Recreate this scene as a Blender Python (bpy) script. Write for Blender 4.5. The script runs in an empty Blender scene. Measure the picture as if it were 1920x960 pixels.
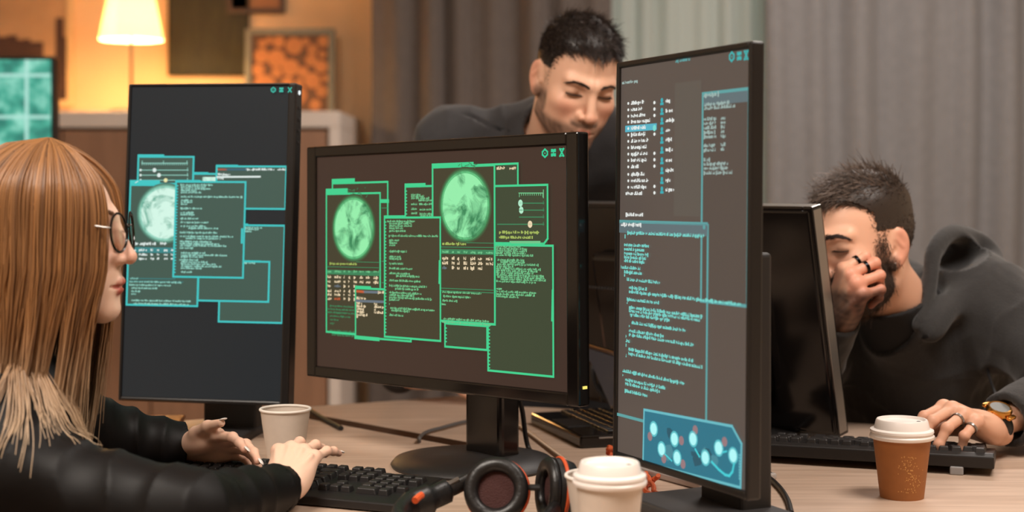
import bpy, bmesh, math, random
import numpy as np
from mathutils import Vector, Matrix
random.seed(7)
rng = np.random.default_rng(7)
PI = math.pi
SC = bpy.context.scene
COL = SC.collection

# ---------------------------------------------------------------- camera model (lens 52.5 mm, level, lens shift)
FP, HZ, CZ = 2800.0, 340.0, 1.2

def at(px, py, Y):
    """point seen at photo pixel (px, py) at distance Y in front of the camera"""
    return Vector(((px - 960) / FP * Y, Y, CZ - (py - HZ) / FP * Y))

def on_desk(px, py, z=0.75):
    Y = (CZ - z) * FP / (py - HZ)
    return Vector(((px - 960) / FP * Y, Y, z))

# ---------------------------------------------------------------- materials
def lin(c):
    def f(v):
        v /= 255.0
        return v / 12.92 if v <= 0.04045 else ((v + 0.055) / 1.055) ** 2.4
    return (f(c[0]), f(c[1]), f(c[2]), 1.0)

def new_mat(name):
    m = bpy.data.materials.new(name)
    m.use_nodes = True
    nt = m.node_tree
    return m, nt, nt.nodes['Principled BSDF']

def setin(b, **kw):
    for k, v in kw.items():
        k = k.replace('_', ' ')
        if k in b.inputs:
            b.inputs[k].default_value = v

def pm(name, rgb, rough=0.5, metal=0.0, noise=0.0, nscale=20.0, bump=0.0, bscale=80.0, spec=0.5, sheen=0.0, stretch=(1, 1, 1), coat=0.0, trans=0.0):
    m, nt, b = new_mat(name)
    N, L = nt.nodes, nt.links
    c = lin(rgb)
    b.inputs['Base Color'].default_value = c
    setin(b, Roughness=rough, Metallic=metal)
    b.inputs['Specular IOR Level'].default_value = spec
    b.inputs['Sheen Weight'].default_value = sheen
    b.inputs['Coat Weight'].default_value = coat
    if noise or bump:
        tc = N.new('ShaderNodeTexCoord'); mp = N.new('ShaderNodeMapping')
        mp.inputs['Scale'].default_value = stretch
        L.new(tc.outputs['Object'], mp.inputs['Vector'])
    if noise:
        nz = N.new('ShaderNodeTexNoise'); nz.inputs['Scale'].default_value = nscale; nz.inputs['Detail'].default_value = 5
        L.new(mp.outputs['Vector'], nz.inputs['Vector'])
        rp = N.new('ShaderNodeValToRGB')
        rp.color_ramp.elements[0].position = 0.3; rp.color_ramp.elements[1].position = 0.7
        rp.color_ramp.elements[0].color = tuple(max(0, v * (1 - noise)) for v in c[:3]) + (1,)
        rp.color_ramp.elements[1].color = tuple(min(1, v * (1 + noise)) for v in c[:3]) + (1,)
        L.new(nz.outputs['Fac'], rp.inputs['Fac']); L.new(rp.outputs['Color'], b.inputs['Base Color'])
    if bump:
        nb = N.new('ShaderNodeTexNoise'); nb.inputs['Scale'].default_value = bscale; nb.inputs['Detail'].default_value = 4
        L.new(mp.outputs['Vector'], nb.inputs['Vector'])
        bp = N.new('ShaderNodeBump'); bp.inputs['Strength'].default_value = bump; bp.inputs['Distance'].default_value = 0.004
        L.new(nb.outputs['Fac'], bp.inputs['Height']); L.new(bp.outputs['Normal'], b.inputs['Normal'])
    return m

def em(name, rgb, strength=1.0):
    """a self-lit pixel colour on a screen"""
    m, nt, b = new_mat(name)
    b.inputs['Base Color'].default_value = (0.004, 0.004, 0.004, 1)
    b.inputs['Roughness'].default_value = 0.45
    b.inputs['Specular IOR Level'].default_value = 0.25
    b.inputs['Emission Color'].default_value = lin(rgb)
    b.inputs['Emission Strength'].default_value = strength
    return m

def vcm(name, rough=0.5, sss=0.0, spec=0.4, bump=0.0, bscale=200, sheen=0.0, aniso=0.0, radius=(0.01, 0.004, 0.002)):
    """material whose base colour is the mesh's own colour attribute (skin regions, dyed hair)"""
    m, nt, b = new_mat(name)
    N, L = nt.nodes, nt.links
    a = N.new('ShaderNodeAttribute'); a.attribute_name = 'Col'
    L.new(a.outputs['Color'], b.inputs['Base Color'])
    setin(b, Roughness=rough)
    b.inputs['Specular IOR Level'].default_value = spec
    b.inputs['Sheen Weight'].default_value = sheen
    if sss:
        b.inputs['Subsurface Weight'].default_value = sss
        b.inputs['Subsurface Radius'].default_value = radius
        b.inputs['Subsurface Scale'].default_value = 0.6
    if bump:
        tc = N.new('ShaderNodeTexCoord')
        nb = N.new('ShaderNodeTexNoise'); nb.inputs['Scale'].default_value = bscale; nb.inputs['Detail'].default_value = 4
        L.new(tc.outputs['Object'], nb.inputs['Vector'])
        bp = N.new('ShaderNodeBump'); bp.inputs['Strength'].default_value = bump; bp.inputs['Distance'].default_value = 0.002
        L.new(nb.outputs['Fac'], bp.inputs['Height']); L.new(bp.outputs['Normal'], b.inputs['Normal'])
    return m

# ---------------------------------------------------------------- objects
def tag(o, label=None, cat=None, group=None, kind=None):
    if label: o['label'] = label
    if cat: o['category'] = cat
    if group: o['group'] = group
    if kind: o['kind'] = kind
    return o

def empty(name, loc=(0, 0, 0), rot=(0, 0, 0), label=None, cat=None, group=None):
    o = bpy.data.objects.new(name, None)
    o.empty_display_size = 0.05
    o.location = loc; o.rotation_euler = rot
    COL.objects.link(o)
    return tag(o, label, cat, group)

def rot_from(axes):
    """euler from three column axes"""
    return Matrix((axes[0], axes[1], axes[2])).transposed().to_euler()

class MB:
    """collects shapes and links them as ONE mesh object"""
    def __init__(s):
        s.v, s.f, s.mi, s.sm = [], [], [], []
        s.cur = 0
    def add(s, vs, fs, smooth=True, mi=None):
        b = len(s.v)
        s.v.extend([tuple(v) for v in vs])
        for f in fs:
            s.f.append(tuple(b + i for i in f)); s.sm.append(smooth); s.mi.append(s.cur if mi is None else mi)
        return s
    def bm(s, bm, M=None, smooth=False, mi=None):
        bm.verts.index_update()
        vs = [(M @ v.co) if M else v.co.copy() for v in bm.verts]
        s.add(vs, [[v.index for v in f.verts] for f in bm.faces], smooth, mi)
        bm.free()
        return s
    def box(s, c, size, bev=0.0, seg=2, M=None, mi=None, taper=None, smooth=False):
        bm = bmesh.new()
        bmesh.ops.create_cube(bm, size=1.0)
        for v in bm.verts:
            t = 1.0
            if taper and v.co.z > 0: t = taper
            v.co = Vector((v.co.x * size[0] * t, v.co.y * size[1] * t, v.co.z * size[2]))
        if bev:
            bmesh.ops.bevel(bm, geom=bm.edges[:], offset=bev, segments=seg, profile=0.5, affect='EDGES')
        for v in bm.verts: v.co += Vector(c)
        return s.bm(bm, M, smooth, mi)
    def prism(s, poly, z0, z1, bev=0.0, M=None, mi=None, seg=2):
        bm = bmesh.new()
        vs = [bm.verts.new((p[0], p[1], z0)) for p in poly]
        f = bm.faces.new(vs)
        r = bmesh.ops.extrude_face_region(bm, geom=[f])
        for g in r['geom']:
            if isinstance(g, bmesh.types.BMVert): g.co.z = z1
        bmesh.ops.recalc_face_normals(bm, faces=bm.faces[:])
        if bev:
            bmesh.ops.bevel(bm, geom=bm.edges[:], offset=bev, segments=seg, profile=0.5, affect='EDGES')
        return s.bm(bm, M, False, mi)
    def lathe(s, prof, n=48, M=None, mi=None, closed=False):
        vs, fs = [], []
        for r, z in prof:
            for i in range(n):
                a = 2 * PI * i / n
                v = Vector((r * math.cos(a), r * math.sin(a), z))
                vs.append(M @ v if M else v)
        m = len(prof)
        for j in range(m if closed else m - 1):
            for i in range(n):
                k = (i + 1) % n; j2 = (j + 1) % m
                fs.append((j * n + i, j * n + k, j2 * n + k, j2 * n + i))
        if not closed:
            for j, rev in ((0, True), (m - 1, False)):
                if prof[j][0] > 1e-6:
                    ring = [j * n + i for i in range(n)]
                    fs.append(ring[::-1] if rev else ring)
        return s.add(vs, fs, True, mi)
    def tube(s, pts, r, n=8, mi=None, flat=1.0, up=None, cap=True, M=None):
        pts = [Vector(p) for p in pts]
        rs = r if isinstance(r, (list, tuple)) else [r] * len(pts)
        vs, fs = [], []
        t = (pts[1] - pts[0]).normalized()
        ref = Vector(up) if up else (Vector((0, 0, 1)) if abs(t.z) < 0.9 else Vector((1, 0, 0)))
        nrm = (ref - t * ref.dot(t)).normalized()
        for i, p in enumerate(pts):
            if i == 0: t = pts[1] - pts[0]
            elif i == len(pts) - 1: t = pts[-1] - pts[-2]
            else: t = pts[i + 1] - pts[i - 1]
            if t.length < 1e-9: t = Vector((0, 0, 1))
            t.normalize()
            nrm = nrm - t * nrm.dot(t)
            if nrm.length < 1e-6: nrm = t.orthogonal()
            nrm.normalize()
            bn = t.cross(nrm)
            for k in range(n):
                a = 2 * PI * k / n
                v = p + nrm * (rs[i] * math.cos(a)) + bn * (rs[i] * flat * math.sin(a))
                vs.append(M @ v if M else v)
        for i in range(len(pts) - 1):
            for k in range(n):
                k2 = (k + 1) % n
                fs.append((i * n + k, i * n + k2, (i + 1) * n + k2, (i + 1) * n + k))
        if cap:
            fs.append(tuple(range(n))[::-1]); fs.append(tuple((len(pts) - 1) * n + k for k in range(n)))
        return s.add(vs, fs, True, mi)
    def ball(s, c, r, M=None, seg=20, ring=12, mi=None):
        bm = bmesh.new()
        bmesh.ops.create_uvsphere(bm, u_segments=seg, v_segments=ring, radius=1.0)
        rr = r if isinstance(r, (list, tuple)) else (r, r, r)
        for v in bm.verts: v.co = Vector((v.co.x * rr[0] + c[0], v.co.y * rr[1] + c[1], v.co.z * rr[2] + c[2]))
        return s.bm(bm, M, True, mi)
    def build(s, name, mats, parent=None, M=None, auto=True):
        me = bpy.data.meshes.new(name)
        me.from_pydata([tuple(v) for v in s.v], [], s.f)
        me.polygons.foreach_set('use_smooth', s.sm)
        for m in (mats if isinstance(mats, (list, tuple)) else [mats]): me.materials.append(m)
        me.polygons.foreach_set('material_index', s.mi)
        me.update()
        if auto and any(s.sm):
            try: me.set_sharp_from_angle(angle=math.radians(42))
            except Exception: pass
        o = bpy.data.objects.new(name, me)
        COL.objects.link(o)
        if parent: o.parent = parent
        if M: o.matrix_local = M
        return o

def spline(ctrl, n=8):
    """Catmull-Rom through control points"""
    P = [Vector(p) for p in ctrl]
    P = [P[0] * 2 - P[1]] + P + [P[-1] * 2 - P[-2]]
    out = []
    for i in range(1, len(P) - 2):
        for k in range(n):
            t = k / n
            a, b, c, d = P[i - 1], P[i], P[i + 1], P[i + 2]
            out.append(0.5 * ((2 * b) + (c - a) * t + (2 * a - 5 * b + 4 * c - d) * t * t + (3 * b - a - 3 * c + d) * t ** 3))
    out.append(P[-2])
    return out

def copy_tree(o, parent=None):
    c = o.copy(); COL.objects.link(c)
    if parent: c.parent = parent
    for ch in list(o.children): copy_tree(ch, c)
    return c

def struct(o, label=None):
    o['kind'] = 'structure'
    if label: o['label'] = label
    o['category'] = 'room'
    return o
# ================================================================ smooth solids -> one continuous surface
def smin(a, b, k):
    h = np.maximum(k - np.abs(a - b), 0) / k
    return np.minimum(a, b) - h * h * k * .25
def smax(a, b, k): return -smin(-a, -b, k)
def V3(*a): return np.array(a, dtype=np.float64)
def ell(P, c, r, R=None):
    q = P - np.asarray(c)
    if R is not None: q = q @ R
    r = np.asarray(r)
    k0 = np.linalg.norm(q / r, axis=1); k1 = np.linalg.norm(q / (r * r), axis=1) + 1e-9
    return np.where(k0 < 1e-4, -r.min(), k0 * (k0 - 1) / k1)
def cap(P, a, b, ra, rb=None):
    rb = ra if rb is None else rb
    a = np.asarray(a, float); b = np.asarray(b, float)
    ba = b - a; pa = P - a
    h = np.clip(pa @ ba / (ba @ ba), 0, 1)
    return np.linalg.norm(pa - h[:, None] * ba, axis=1) - (ra + (rb - ra) * h)
def chain(P, pts, rs, k=0.0):
    d = None
    for i in range(len(pts) - 1):
        c = cap(P, pts[i], pts[i + 1], rs[i], rs[i + 1])
        d = c if d is None else (smin(d, c, k) if k else np.minimum(d, c))
    return d
def fcap(P, a, b, ra, rb, sx, side):
    """capsule flattened along direction side by factor sx (torso-like section)"""
    a = np.asarray(a, float); b = np.asarray(b, float); side = np.asarray(side, float)
    ba = b - a; pa = P - a
    h = np.clip(pa @ ba / (ba @ ba), 0, 1)
    q = pa - h[:, None] * ba
    s = q @ side
    q = q + np.outer(s * (1 / sx - 1), side)
    return (np.linalg.norm(q, axis=1) - (ra + (rb - ra) * h)) * min(1, sx)
def culled(f, c, r):
    c = np.asarray(c, float)
    def g(P):
        d = np.linalg.norm(P - c, axis=1) - r
        out = np.maximum(d, .06)
        m = d < .06
        if m.any(): out[m] = np.minimum(f(P[m]), out[m]) if False else f(P[m])
        return out
    return g
def wob(P, s, seed):
    """smooth pseudo-noise in about [-1, 1]"""
    r = np.random.default_rng(seed); o = 0
    for k in range(5):
        w = r.normal(size=3) * s * (1 + .5 * k); o = o + np.sin(P @ w + r.uniform(0, 6.3) + 1.3 * np.sin(P @ (r.normal(size=3) * s * .6))) / (1 + .6 * k)
    return o / 2.6

def surface(f, lo, hi, h, L=4, slack=1.35):
    """sparse surface nets: returns verts, quads"""
    lo = np.asarray(lo, float); hi = np.asarray(hi, float)
    cs = h * 2 ** L
    n = np.ceil((hi - lo) / cs).astype(int)
    idx = np.stack(np.meshgrid(*[np.arange(k) for k in n], indexing='ij'), -1).reshape(-1, 3)
    for l in range(L, -1, -1):
        s = h * 2 ** l
        d = f(lo + (idx + .5) * s)
        idx = idx[np.abs(d) < s * .867 * slack + .004]
        if l: idx = (idx[:, None, :] * 2 + np.array([[a, b, c] for a in (0, 1) for b in (0, 1) for c in (0, 1)])[None]).reshape(-1, 3)
    off = np.array([[a, b, c] for a in (0, 1) for b in (0, 1) for c in (0, 1)])
    M = 1 << 20
    def key(i): return (i[..., 0].astype(np.int64) * M + i[..., 1]) * M + i[..., 2]
    cor = idx[:, None, :] + off[None]
    ck = key(cor)
    uk, first, inv = np.unique(ck.ravel(), return_index=True, return_inverse=True)
    val = f(lo + cor.reshape(-1, 3)[first] * h)
    v = val[inv.reshape(ck.shape)]
    act = ((v < 0).any(1)) & ((v >= 0).any(1))
    idx, v = idx[act], v[act]
    edges = [(i, j) for i in range(8) for j in range(i + 1, 8) if abs(off[i] - off[j]).sum() == 1]
    acc = np.zeros((len(idx), 3)); cnt = np.zeros(len(idx))
    for i, j in edges:
        m = (v[:, i] < 0) != (v[:, j] < 0)
        t = np.where(m, v[:, i] / np.where(m, v[:, i] - v[:, j], 1), 0)
        acc += np.where(m[:, None], off[i] + t[:, None] * (off[j] - off[i]), 0); cnt += m
    P = lo + (idx + acc / cnt[:, None]) * h
    ks = key(idx); order = np.argsort(ks); ks_s = ks[order]
    def find(i):
        k = key(i); p = np.clip(np.searchsorted(ks_s, k), 0, len(ks_s) - 1)
        return np.where(ks_s[p] == k, order[p], -1)
    quads = []
    ax_corner = {0: 4, 1: 2, 2: 1}
    for a in range(3):
        b, c = (a + 1) % 3, (a + 2) % 3
        s0 = v[:, 0] < 0; s1 = v[:, ax_corner[a]] < 0
        m = s0 != s1
        I = idx[m]; eb = np.eye(3, dtype=int)[b]; ec = np.eye(3, dtype=int)[c]
        q = np.stack([find(I), find(I - eb), find(I - eb - ec), find(I - ec)], 1)
        fl = ~s0[m]
        q[fl] = q[fl][:, ::-1]
        quads.append(q[(q >= 0).all(1)])
    Q = np.concatenate(quads)
    # one projection step
    e = h * .35
    f0 = f(P); g = np.stack([f(P + e * np.eye(3)[k]) - f0 for k in range(3)], 1) / e
    P = P - g * (np.clip(f0, -h, h) / np.maximum((g * g).sum(1), .2))[:, None]
    return P, Q

def np_mesh(name, P, Q, mat, parent=None, col=None, origin=None):
    me = bpy.data.meshes.new(name)
    P = np.asarray(P, np.float32)
    if origin is not None: P = P - np.asarray(origin, np.float32)
    Q = np.asarray(Q, np.int32)
    me.vertices.add(len(P)); me.vertices.foreach_set('co', P.ravel())
    me.loops.add(Q.size); me.loops.foreach_set('vertex_index', Q.ravel())
    me.polygons.add(len(Q)); me.polygons.foreach_set('loop_start', np.arange(0, Q.size, Q.shape[1], dtype=np.int32))
    me.polygons.foreach_set('use_smooth', np.ones(len(Q), bool))
    me.update(calc_edges=True); me.validate()
    if col is not None:
        at_ = me.color_attributes.new('Col', 'FLOAT_COLOR', 'POINT')
        c = np.ones((len(P), 4), np.float32); c[:, :3] = col; at_.data.foreach_set('color', c.ravel())
    me.materials.append(mat)
    o = bpy.data.objects.new(name, me); COL.objects.link(o)
    if parent: o.parent = parent
    return o

def clin(*rgb): return np.array(lin(rgb)[:3])
def sstep(x, a, b):
    t = np.clip((x - a) / (b - a), 0, 1); return t * t * (3 - 2 * t)
def mixc(c, d, w): return c * (1 - w[:, None]) + d * w[:, None]

# ---------------------------------------------------------------- head (local: +y face, +z crown, +x the person's right)
class Head:
    def __init__(s, origin, fwd, up, scale=1.0, **k):
        f = np.array(fwd, float); f /= np.linalg.norm(f)
        u = np.array(up, float); u -= f * (u @ f); u /= np.linalg.norm(u)
        r = np.cross(f, u)
        s.R = np.stack([r, f, u], 1); s.o = np.array(origin, float); s.sc = scale
        s.p = dict(crown_z=.030, crown_r=.088, jaw=1.0, nose=1.0, lips=1.0, chin=1.0, neck=.054, lid=0.0, neck_to=(0, -.05, -.19), brow=1.0, cheek=1.0)
        s.p.update(k)
    def w(s, p): return s.o + s.R @ (np.asarray(p, float) * s.sc)
    def wd(s, d): return s.R @ np.asarray(d, float)
    def to(s, P): return (P - s.o) @ s.R / s.sc
    def skull(s, P):
        p = s.p
        d = ell(P, (0, -.012, p['crown_z']), (.075, .093, p['crown_r']))
        return smin(d, ell(P, (0, .028, -.038), (.060 * p['jaw'], .060, .078)), .03)
    def local(s, P, neck=True):
        p = s.p; X = np.abs(P[:, 0]); Q = np.stack([X, P[:, 1], P[:, 2]], 1)
        d = s.skull(P)
        j = p['jaw']
        d = smin(d, cap(Q, (.049 * j, .0, -.066), (.013, .074, -.100), .016, .0155), .022)
        d = smin(d, ell(P, (0, .079, -.101), (.021 * p['chin'], .0175, .0165)), .016)
        d = smin(d, ell(Q, (.041, .056, -.024), (.021, .022, .018 * p['cheek'])), .022)
        d = smin(d, ell(Q, (.032, .048, -.058), (.022, .026, .03)), .02)
        d = smin(d, cap(Q, (.006, .084, .021), (.042, .066, .024), .0095 * p['brow'], .0085), .014)
        # eye sockets and lids
        d = smax(d, -ell(Q, (.0325, .0925, .003), (.0185, .019, .0125)), .014)
        d = smin(d, ell(Q, (.0325, .0635, .0045), (.0165, .0142, .0108)), .004)
        if p['lid'] > 0:   # opening under the upper lid
            d = smax(d, -ell(Q, (.0325, .0775, .0012), (.0125, .006, .0042 * p['lid'])), .002)
        # mouth mound, lips
        d = smin(d, ell(P, (0, .074, -.069), (.030, .0215, .028)), .02)
        d = smin(d, ell(P, (0, .079, -.057), (.016, .0145, .013)), .012)
        # nose
        n = p['nose']
        nz = cap(P, (0, .086, .012), (0, .103 + .004 * n, -.031), .0072, .0092 * n)
        nz = smin(nz, ell(P, (0, .104 + .004 * n, -.034), (.0105 * n, .0095, .0088)), .006)
        nz = smin(nz, ell(Q, (.0125 * n, .0945, -.0365), (.0068, .0105, .0072)), .006)
        d = smin(d, nz, .010)
        d = smax(d, -ell(Q, (.0062, .0985, -.0455), (.0028, .0045, .003)), .003)
        l = p['lips']
        up_ = chain(Q, [(0, .0962, -.0665), (.007, .0960, -.0655), (.021, .0835, -.0705)], [.0048 * l, .0050 * l, .0022], .002)
        lo_ = chain(Q, [(0, .0948, -.0772), (.008, .0938, -.0768), (.019, .0845, -.0730)], [.0058 * l, .0056 * l, .0024], .002)
        d = smin(d, smin(up_, lo_, .0012), .0035)
        d = smax(d, -cap(Q, (0, .1040, -.0718), (.022, .0895, -.0715), .0022, .0016), .003)
        d = smax(d, -ell(P, (0, .1065, -.0885), (.018, .0095, .0075)), .012)
        # ears
        a = math.radians(24); ca_, sa = math.cos(a), math.sin(a)
        E = Q - np.array([.0765, -.012, -.008])
        ex = E[:, 0] * ca_ + E[:, 1] * sa; ey = -E[:, 0] * sa + E[:, 1] * ca_
        # tilt the ear back a little
        t = math.radians(-10); ey2 = ey * math.cos(t) - E[:, 2] * math.sin(t); ez2 = ey * math.sin(t) + E[:, 2] * math.cos(t)
        Ee = np.stack([ex, ey2, ez2], 1)
        er = ell(Ee, (0, 0, .003), (.0062, .0185, .031))
        er = smin(er, ell(Ee, (0, .004, -.022), (.0055, .011, .013)), .008)
        er = smax(er, -ell(Ee, (.0075, .001, .006), (.0055, .0115, .0205)), .004)
        er = smin(er, cap(Ee, (.001, .006, .016), (.0015, -.006, .004), .0028, .0026), .004)
        er = smax(er, -ell(Ee, (.008, .008, -.003), (.008, .0055, .0075)), .003)
        er = smin(er, ell(Ee, (.002, .0145, -.003), (.003, .004, .0055)), .004)
        d = smin(d, er, .006)
        if neck:
            d = smin(d, cap(P, (0, -.022, -.055), p['neck_to'], p['neck'], p['neck'] * 1.06), .026)
        return d
    def sdf(s, P): return s.local(s.to(P)) * s.sc

    def skin_cols(s, P, base, lip, blush, stubble=0.0, stub_c=None, hairline=None):
        """P in head local; returns colours"""
        n = len(P); c = np.tile(base, (n, 1)); X = np.abs(P[:, 0]); Q = np.stack([X, P[:, 1], P[:, 2]], 1)
        w = np.exp(-((X - .043) / .02) ** 2 - ((P[:, 2] + .03) / .02) ** 2) * sstep(P[:, 1], .02, .05) * .5
        c = mixc(c, blush, w)
        w = np.exp(-((P[:, 2] + .034) / .014) ** 2 - (X / .016) ** 2) * sstep(P[:, 1], .09, .105) * .4
        c = mixc(c, blush, w)
        ear = sstep(X, .074, .082) * .45
        c = mixc(c, blush, ear)
        if stubble:
            ch = (wob(P, 160, 5) * .15)
            m1 = sstep(-P[:, 2], .050, .068) * sstep(P[:, 1], -.02, .015) * sstep(-P[:, 2], 0, .2) ** 0 * (1 - sstep(-P[:, 2], .125, .15))
            m1 = np.maximum(m1, sstep(-P[:, 2], .005, .03) * sstep(X, .055, .064) * (1 - sstep(P[:, 1], .022, .04)) * sstep(P[:, 1], -.012, .004))
            mu = np.exp(-((P[:, 2] + .054) / .0075) ** 2) * (1 - sstep(X, .024, .034)) * sstep(P[:, 1], .06, .075)
            m1 = np.maximum(m1 * (1 - np.exp(-((Q[:, 2] + .072) / .010) ** 2 - (X / .024) ** 2) * sstep(P[:, 1], .07, .08)), mu)
            c = mixc(c, stub_c, np.clip(m1 * stubble + ch * m1, 0, 1))
        lipd = np.minimum(chain(Q, [(0, .0972, -.0665), (.007, .0970, -.0655), (.021, .0845, -.0705)], [.0048, .005, .0018]), chain(Q, [(0, .0958, -.0772), (.008, .0948, -.0768), (.019, .0855, -.0730)], [.0058, .0056, .002]))
        c = mixc(c, lip, 1 - sstep(lipd, -.0005, .0016))
        return c

# ---------------------------------------------------------------- hand (local: +x fingers, +y thumb side, +z back of hand)
class Hand:
    FB = [(.088, .0265, .002), (.093, .0075, .004), (.089, -.0115, .002), (.079, -.029, -.002)]
    FL = [(.043, .026, .021), (.048, .030, .022), (.044, .028, .021), (.034, .021, .019)]
    FR = [(.0092, .0082, .0075, .0062), (.0094, .0084, .0076, .0063), (.0090, .0080, .0072, .006), (.0080, .0071, .0065, .0055)]
    def __init__(s, wrist, x, z, left, curls, spread=(6, 1, -4, -10), thumb=None, scale=1.0, wr=.026, fore=None, slim=1.0):
        x = np.array(x, float); x /= np.linalg.norm(x); z = np.array(z, float); z -= x * (z @ x); z /= np.linalg.norm(z)
        y = np.cross(z, x) * (-1 if left else 1)
        s.R = np.stack([x, y, z], 1); s.o = np.array(wrist, float); s.sc = scale; s.wr = wr; s.slim = slim
        s.fingers = []
        for i in range(4):
            b = np.array(s.FB[i]); th = math.radians(spread[i]); a = 0.0; pts = [b]; p = b
            for k in range(3):
                a += math.radians(curls[i][k])
                d = np.array([math.cos(a) * math.cos(th), math.cos(a) * math.sin(th), -math.sin(a)])
                p = p + d * s.FL[i][k]; pts.append(p)
            s.fingers.append((pts, [r * slim for r in s.FR[i]], a, th))
        tp = thumb or [(.022, .020, -.008), (.048, .048, -.016), (.078, .060, -.020), (.102, .063, -.022)]
        s.thumb = ([np.array(t, float) for t in tp], [.0155 * slim, .0115 * slim, .0095 * slim, .0072 * slim])
        s.fore = fore
    def w(s, p): return s.o + s.R @ (np.asarray(p, float) * s.sc)
    def to(s, P): return (P - s.o) @ s.R / s.sc
    def local(s, P):
        d = None
        for i in range(4):
            b = np.array(s.FB[i])
            c = cap(P, (.006, b[1] * .45, -.001), b, .0155, .0105 * s.slim)
            d = c if d is None else smin(d, c, .014)
        d = smin(d, ell(P, (.032, .020, -.010), (.032, .017, .014)), .014)
        d = smin(d, ell(P, (.034, -.020, -.008), (.036, .014, .013)), .012)
        d = smin(d, fcap(P, (-.026, 0, 0), (.012, 0, 0), s.wr, s.wr * .98, .74, (0, 0, 1)), .016)
        for i in range(4):   # tendons, knuckles
            b = np.array(s.FB[i]); d = smin(d, cap(P, (.022, b[1] * .55, .0125), (b[0] - .012, b[1] * .97, .0118 + b[2] * .5), .0022), .006)
            d = smin(d, ell(P, np.array(s.FB[i]) + (0, 0, .0035), (.0095, .0076, .0074)), .007)
        fd = None
        for pts, rs, a, th in s.fingers:
            c = chain(P, pts, rs, .004)
            for k in (1, 2): c = smin(c, ell(P, pts[k], (rs[k] * 1.01,) * 3), .004)
            fd = c if fd is None else smin(fd, c, .0012)
        d = smin(d, fd, .007)
        pts, rs = s.thumb
        d = smin(d, chain(P, pts, rs, .006), .009)
        return d
    def sdf(s, P): return s.local(s.to(P)) * s.sc
    def nail(s, i, L=.011, W=.0055, over=.003):
        """nail plate position/axes in world for finger i (4 = thumb)"""
        if i < 4: pts, rs, a, th = s.fingers[i]; up = np.array([math.sin(a) * math.cos(th), math.sin(a) * math.sin(th), math.cos(a)])
        else: pts, rs = s.thumb; up = None
        d = pts[-1] - pts[-2]; d = d / np.linalg.norm(d)
        if up is None:
            up = np.array([0, .55, .84]); up = up - d * (up @ d); up /= np.linalg.norm(up)
        tip = pts[-1] + d * (rs[-1] * .35 + over) + up * (rs[-1] * .78)
        return s.w(tip), s.R @ d, s.R @ up

def nails(hand, ids, mat, parent, L=.0125, W=.0052, over=.004):
    for i in ids:
        c, d, u = hand.nail(i, L, W, over)
        y = np.cross(u, d)
        M = Matrix((Vector(d), Vector(y), Vector(u))).transposed().to_4x4()
        b = MB(); b.ball((-.15 * L, 0, 0), (L * .62 * hand.sc, W * hand.sc, .0017 * hand.sc), seg=14, ring=8)
        b.build('fingernail', mat, parent, parent.matrix_basis.inverted() @ Matrix.Translation(Vector(c)) @ M if False else Matrix.Translation(Vector(c) - parent.location) @ M)

def strands(paths, r0, r1, sides=4, power=1.0):
    """paths: (n, k, 3) -> verts, quads of tapered strands"""
    n, k, _ = paths.shape
    t = np.gradient(paths, axis=1); t /= np.linalg.norm(t, axis=2, keepdims=True) + 1e-9
    ref = np.array([.31, .52, .79]); a = np.cross(t, ref); a /= np.linalg.norm(a, axis=2, keepdims=True) + 1e-9
    b = np.cross(t, a)
    s = np.linspace(0, 1, k)[None, :, None] ** power
    r0 = np.asarray(r0); r0 = r0.reshape(-1, 1, 1) if r0.ndim else r0
    rad = r0 + (r1 - r0) * s
    ang = np.arange(sides) * 2 * PI / sides
    V = paths[:, :, None, :] + rad[..., None] * (a[:, :, None, :] * np.cos(ang)[None, None, :, None] + b[:, :, None, :] * np.sin(ang)[None, None, :, None])
    base = np.arange(n)[:, None, None] * (k * sides)
    i = np.arange(k - 1)[None, :, None] * sides; j = np.arange(sides)[None, None, :]; j2 = (j + 1) % sides
    Q = np.stack([base + i + j, base + i + j2, base + i + sides + j2, base + i + sides + j], -1).reshape(-1, 4)
    return V.reshape(-1, 3), Q
# ================================================================ the room
XL, XR, YN, YB, ZC = -3.2, 3.4, -1.6, 6.2, 2.9
M_wall = pm('plaster_wall', (232, 214, 188), 0.85, noise=0.05, nscale=3, bump=0.15, bscale=60)
M_floor = pm('floor_boards', (120, 92, 70), 0.5, noise=0.25, nscale=4, stretch=(1, 9, 1))
M_ceil = pm('ceiling_paint', (230, 226, 218), 0.9, noise=0.02, nscale=4)
M_white = pm('white_lacquer', (226, 214, 204), 0.55, noise=0.03, nscale=9)
M_brownwood = pm('brown_veneer', (150, 112, 86), 0.5, noise=0.12, nscale=5, stretch=(6, 6, 0.7))
struct(MB().box((0.1, 2.3, -0.05), (XR - XL + .4, YB - YN + .4, 0.1)).build('floor', M_floor), 'brown board floor of the room')
struct(MB().box((0.1, 2.3, ZC + 0.05), (XR - XL + .4, YB - YN + .4, 0.1)).build('ceiling', M_ceil), 'plain pale ceiling above the room')
struct(MB().box((XL - 0.05, 2.3, ZC / 2), (0.1, YB - YN + .4, ZC)).build('wall_left', M_wall), 'cream side wall at the left')
struct(MB().box((XR + 0.05, 2.3, ZC / 2), (0.1, YB - YN + .4, ZC)).build('wall_right', M_wall), 'cream side wall at the right')
struct(MB().box((0.1, YN - 0.05, ZC / 2), (XR - XL, 0.1, ZC)).build('wall_front', M_wall), 'cream wall behind the viewer')
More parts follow.
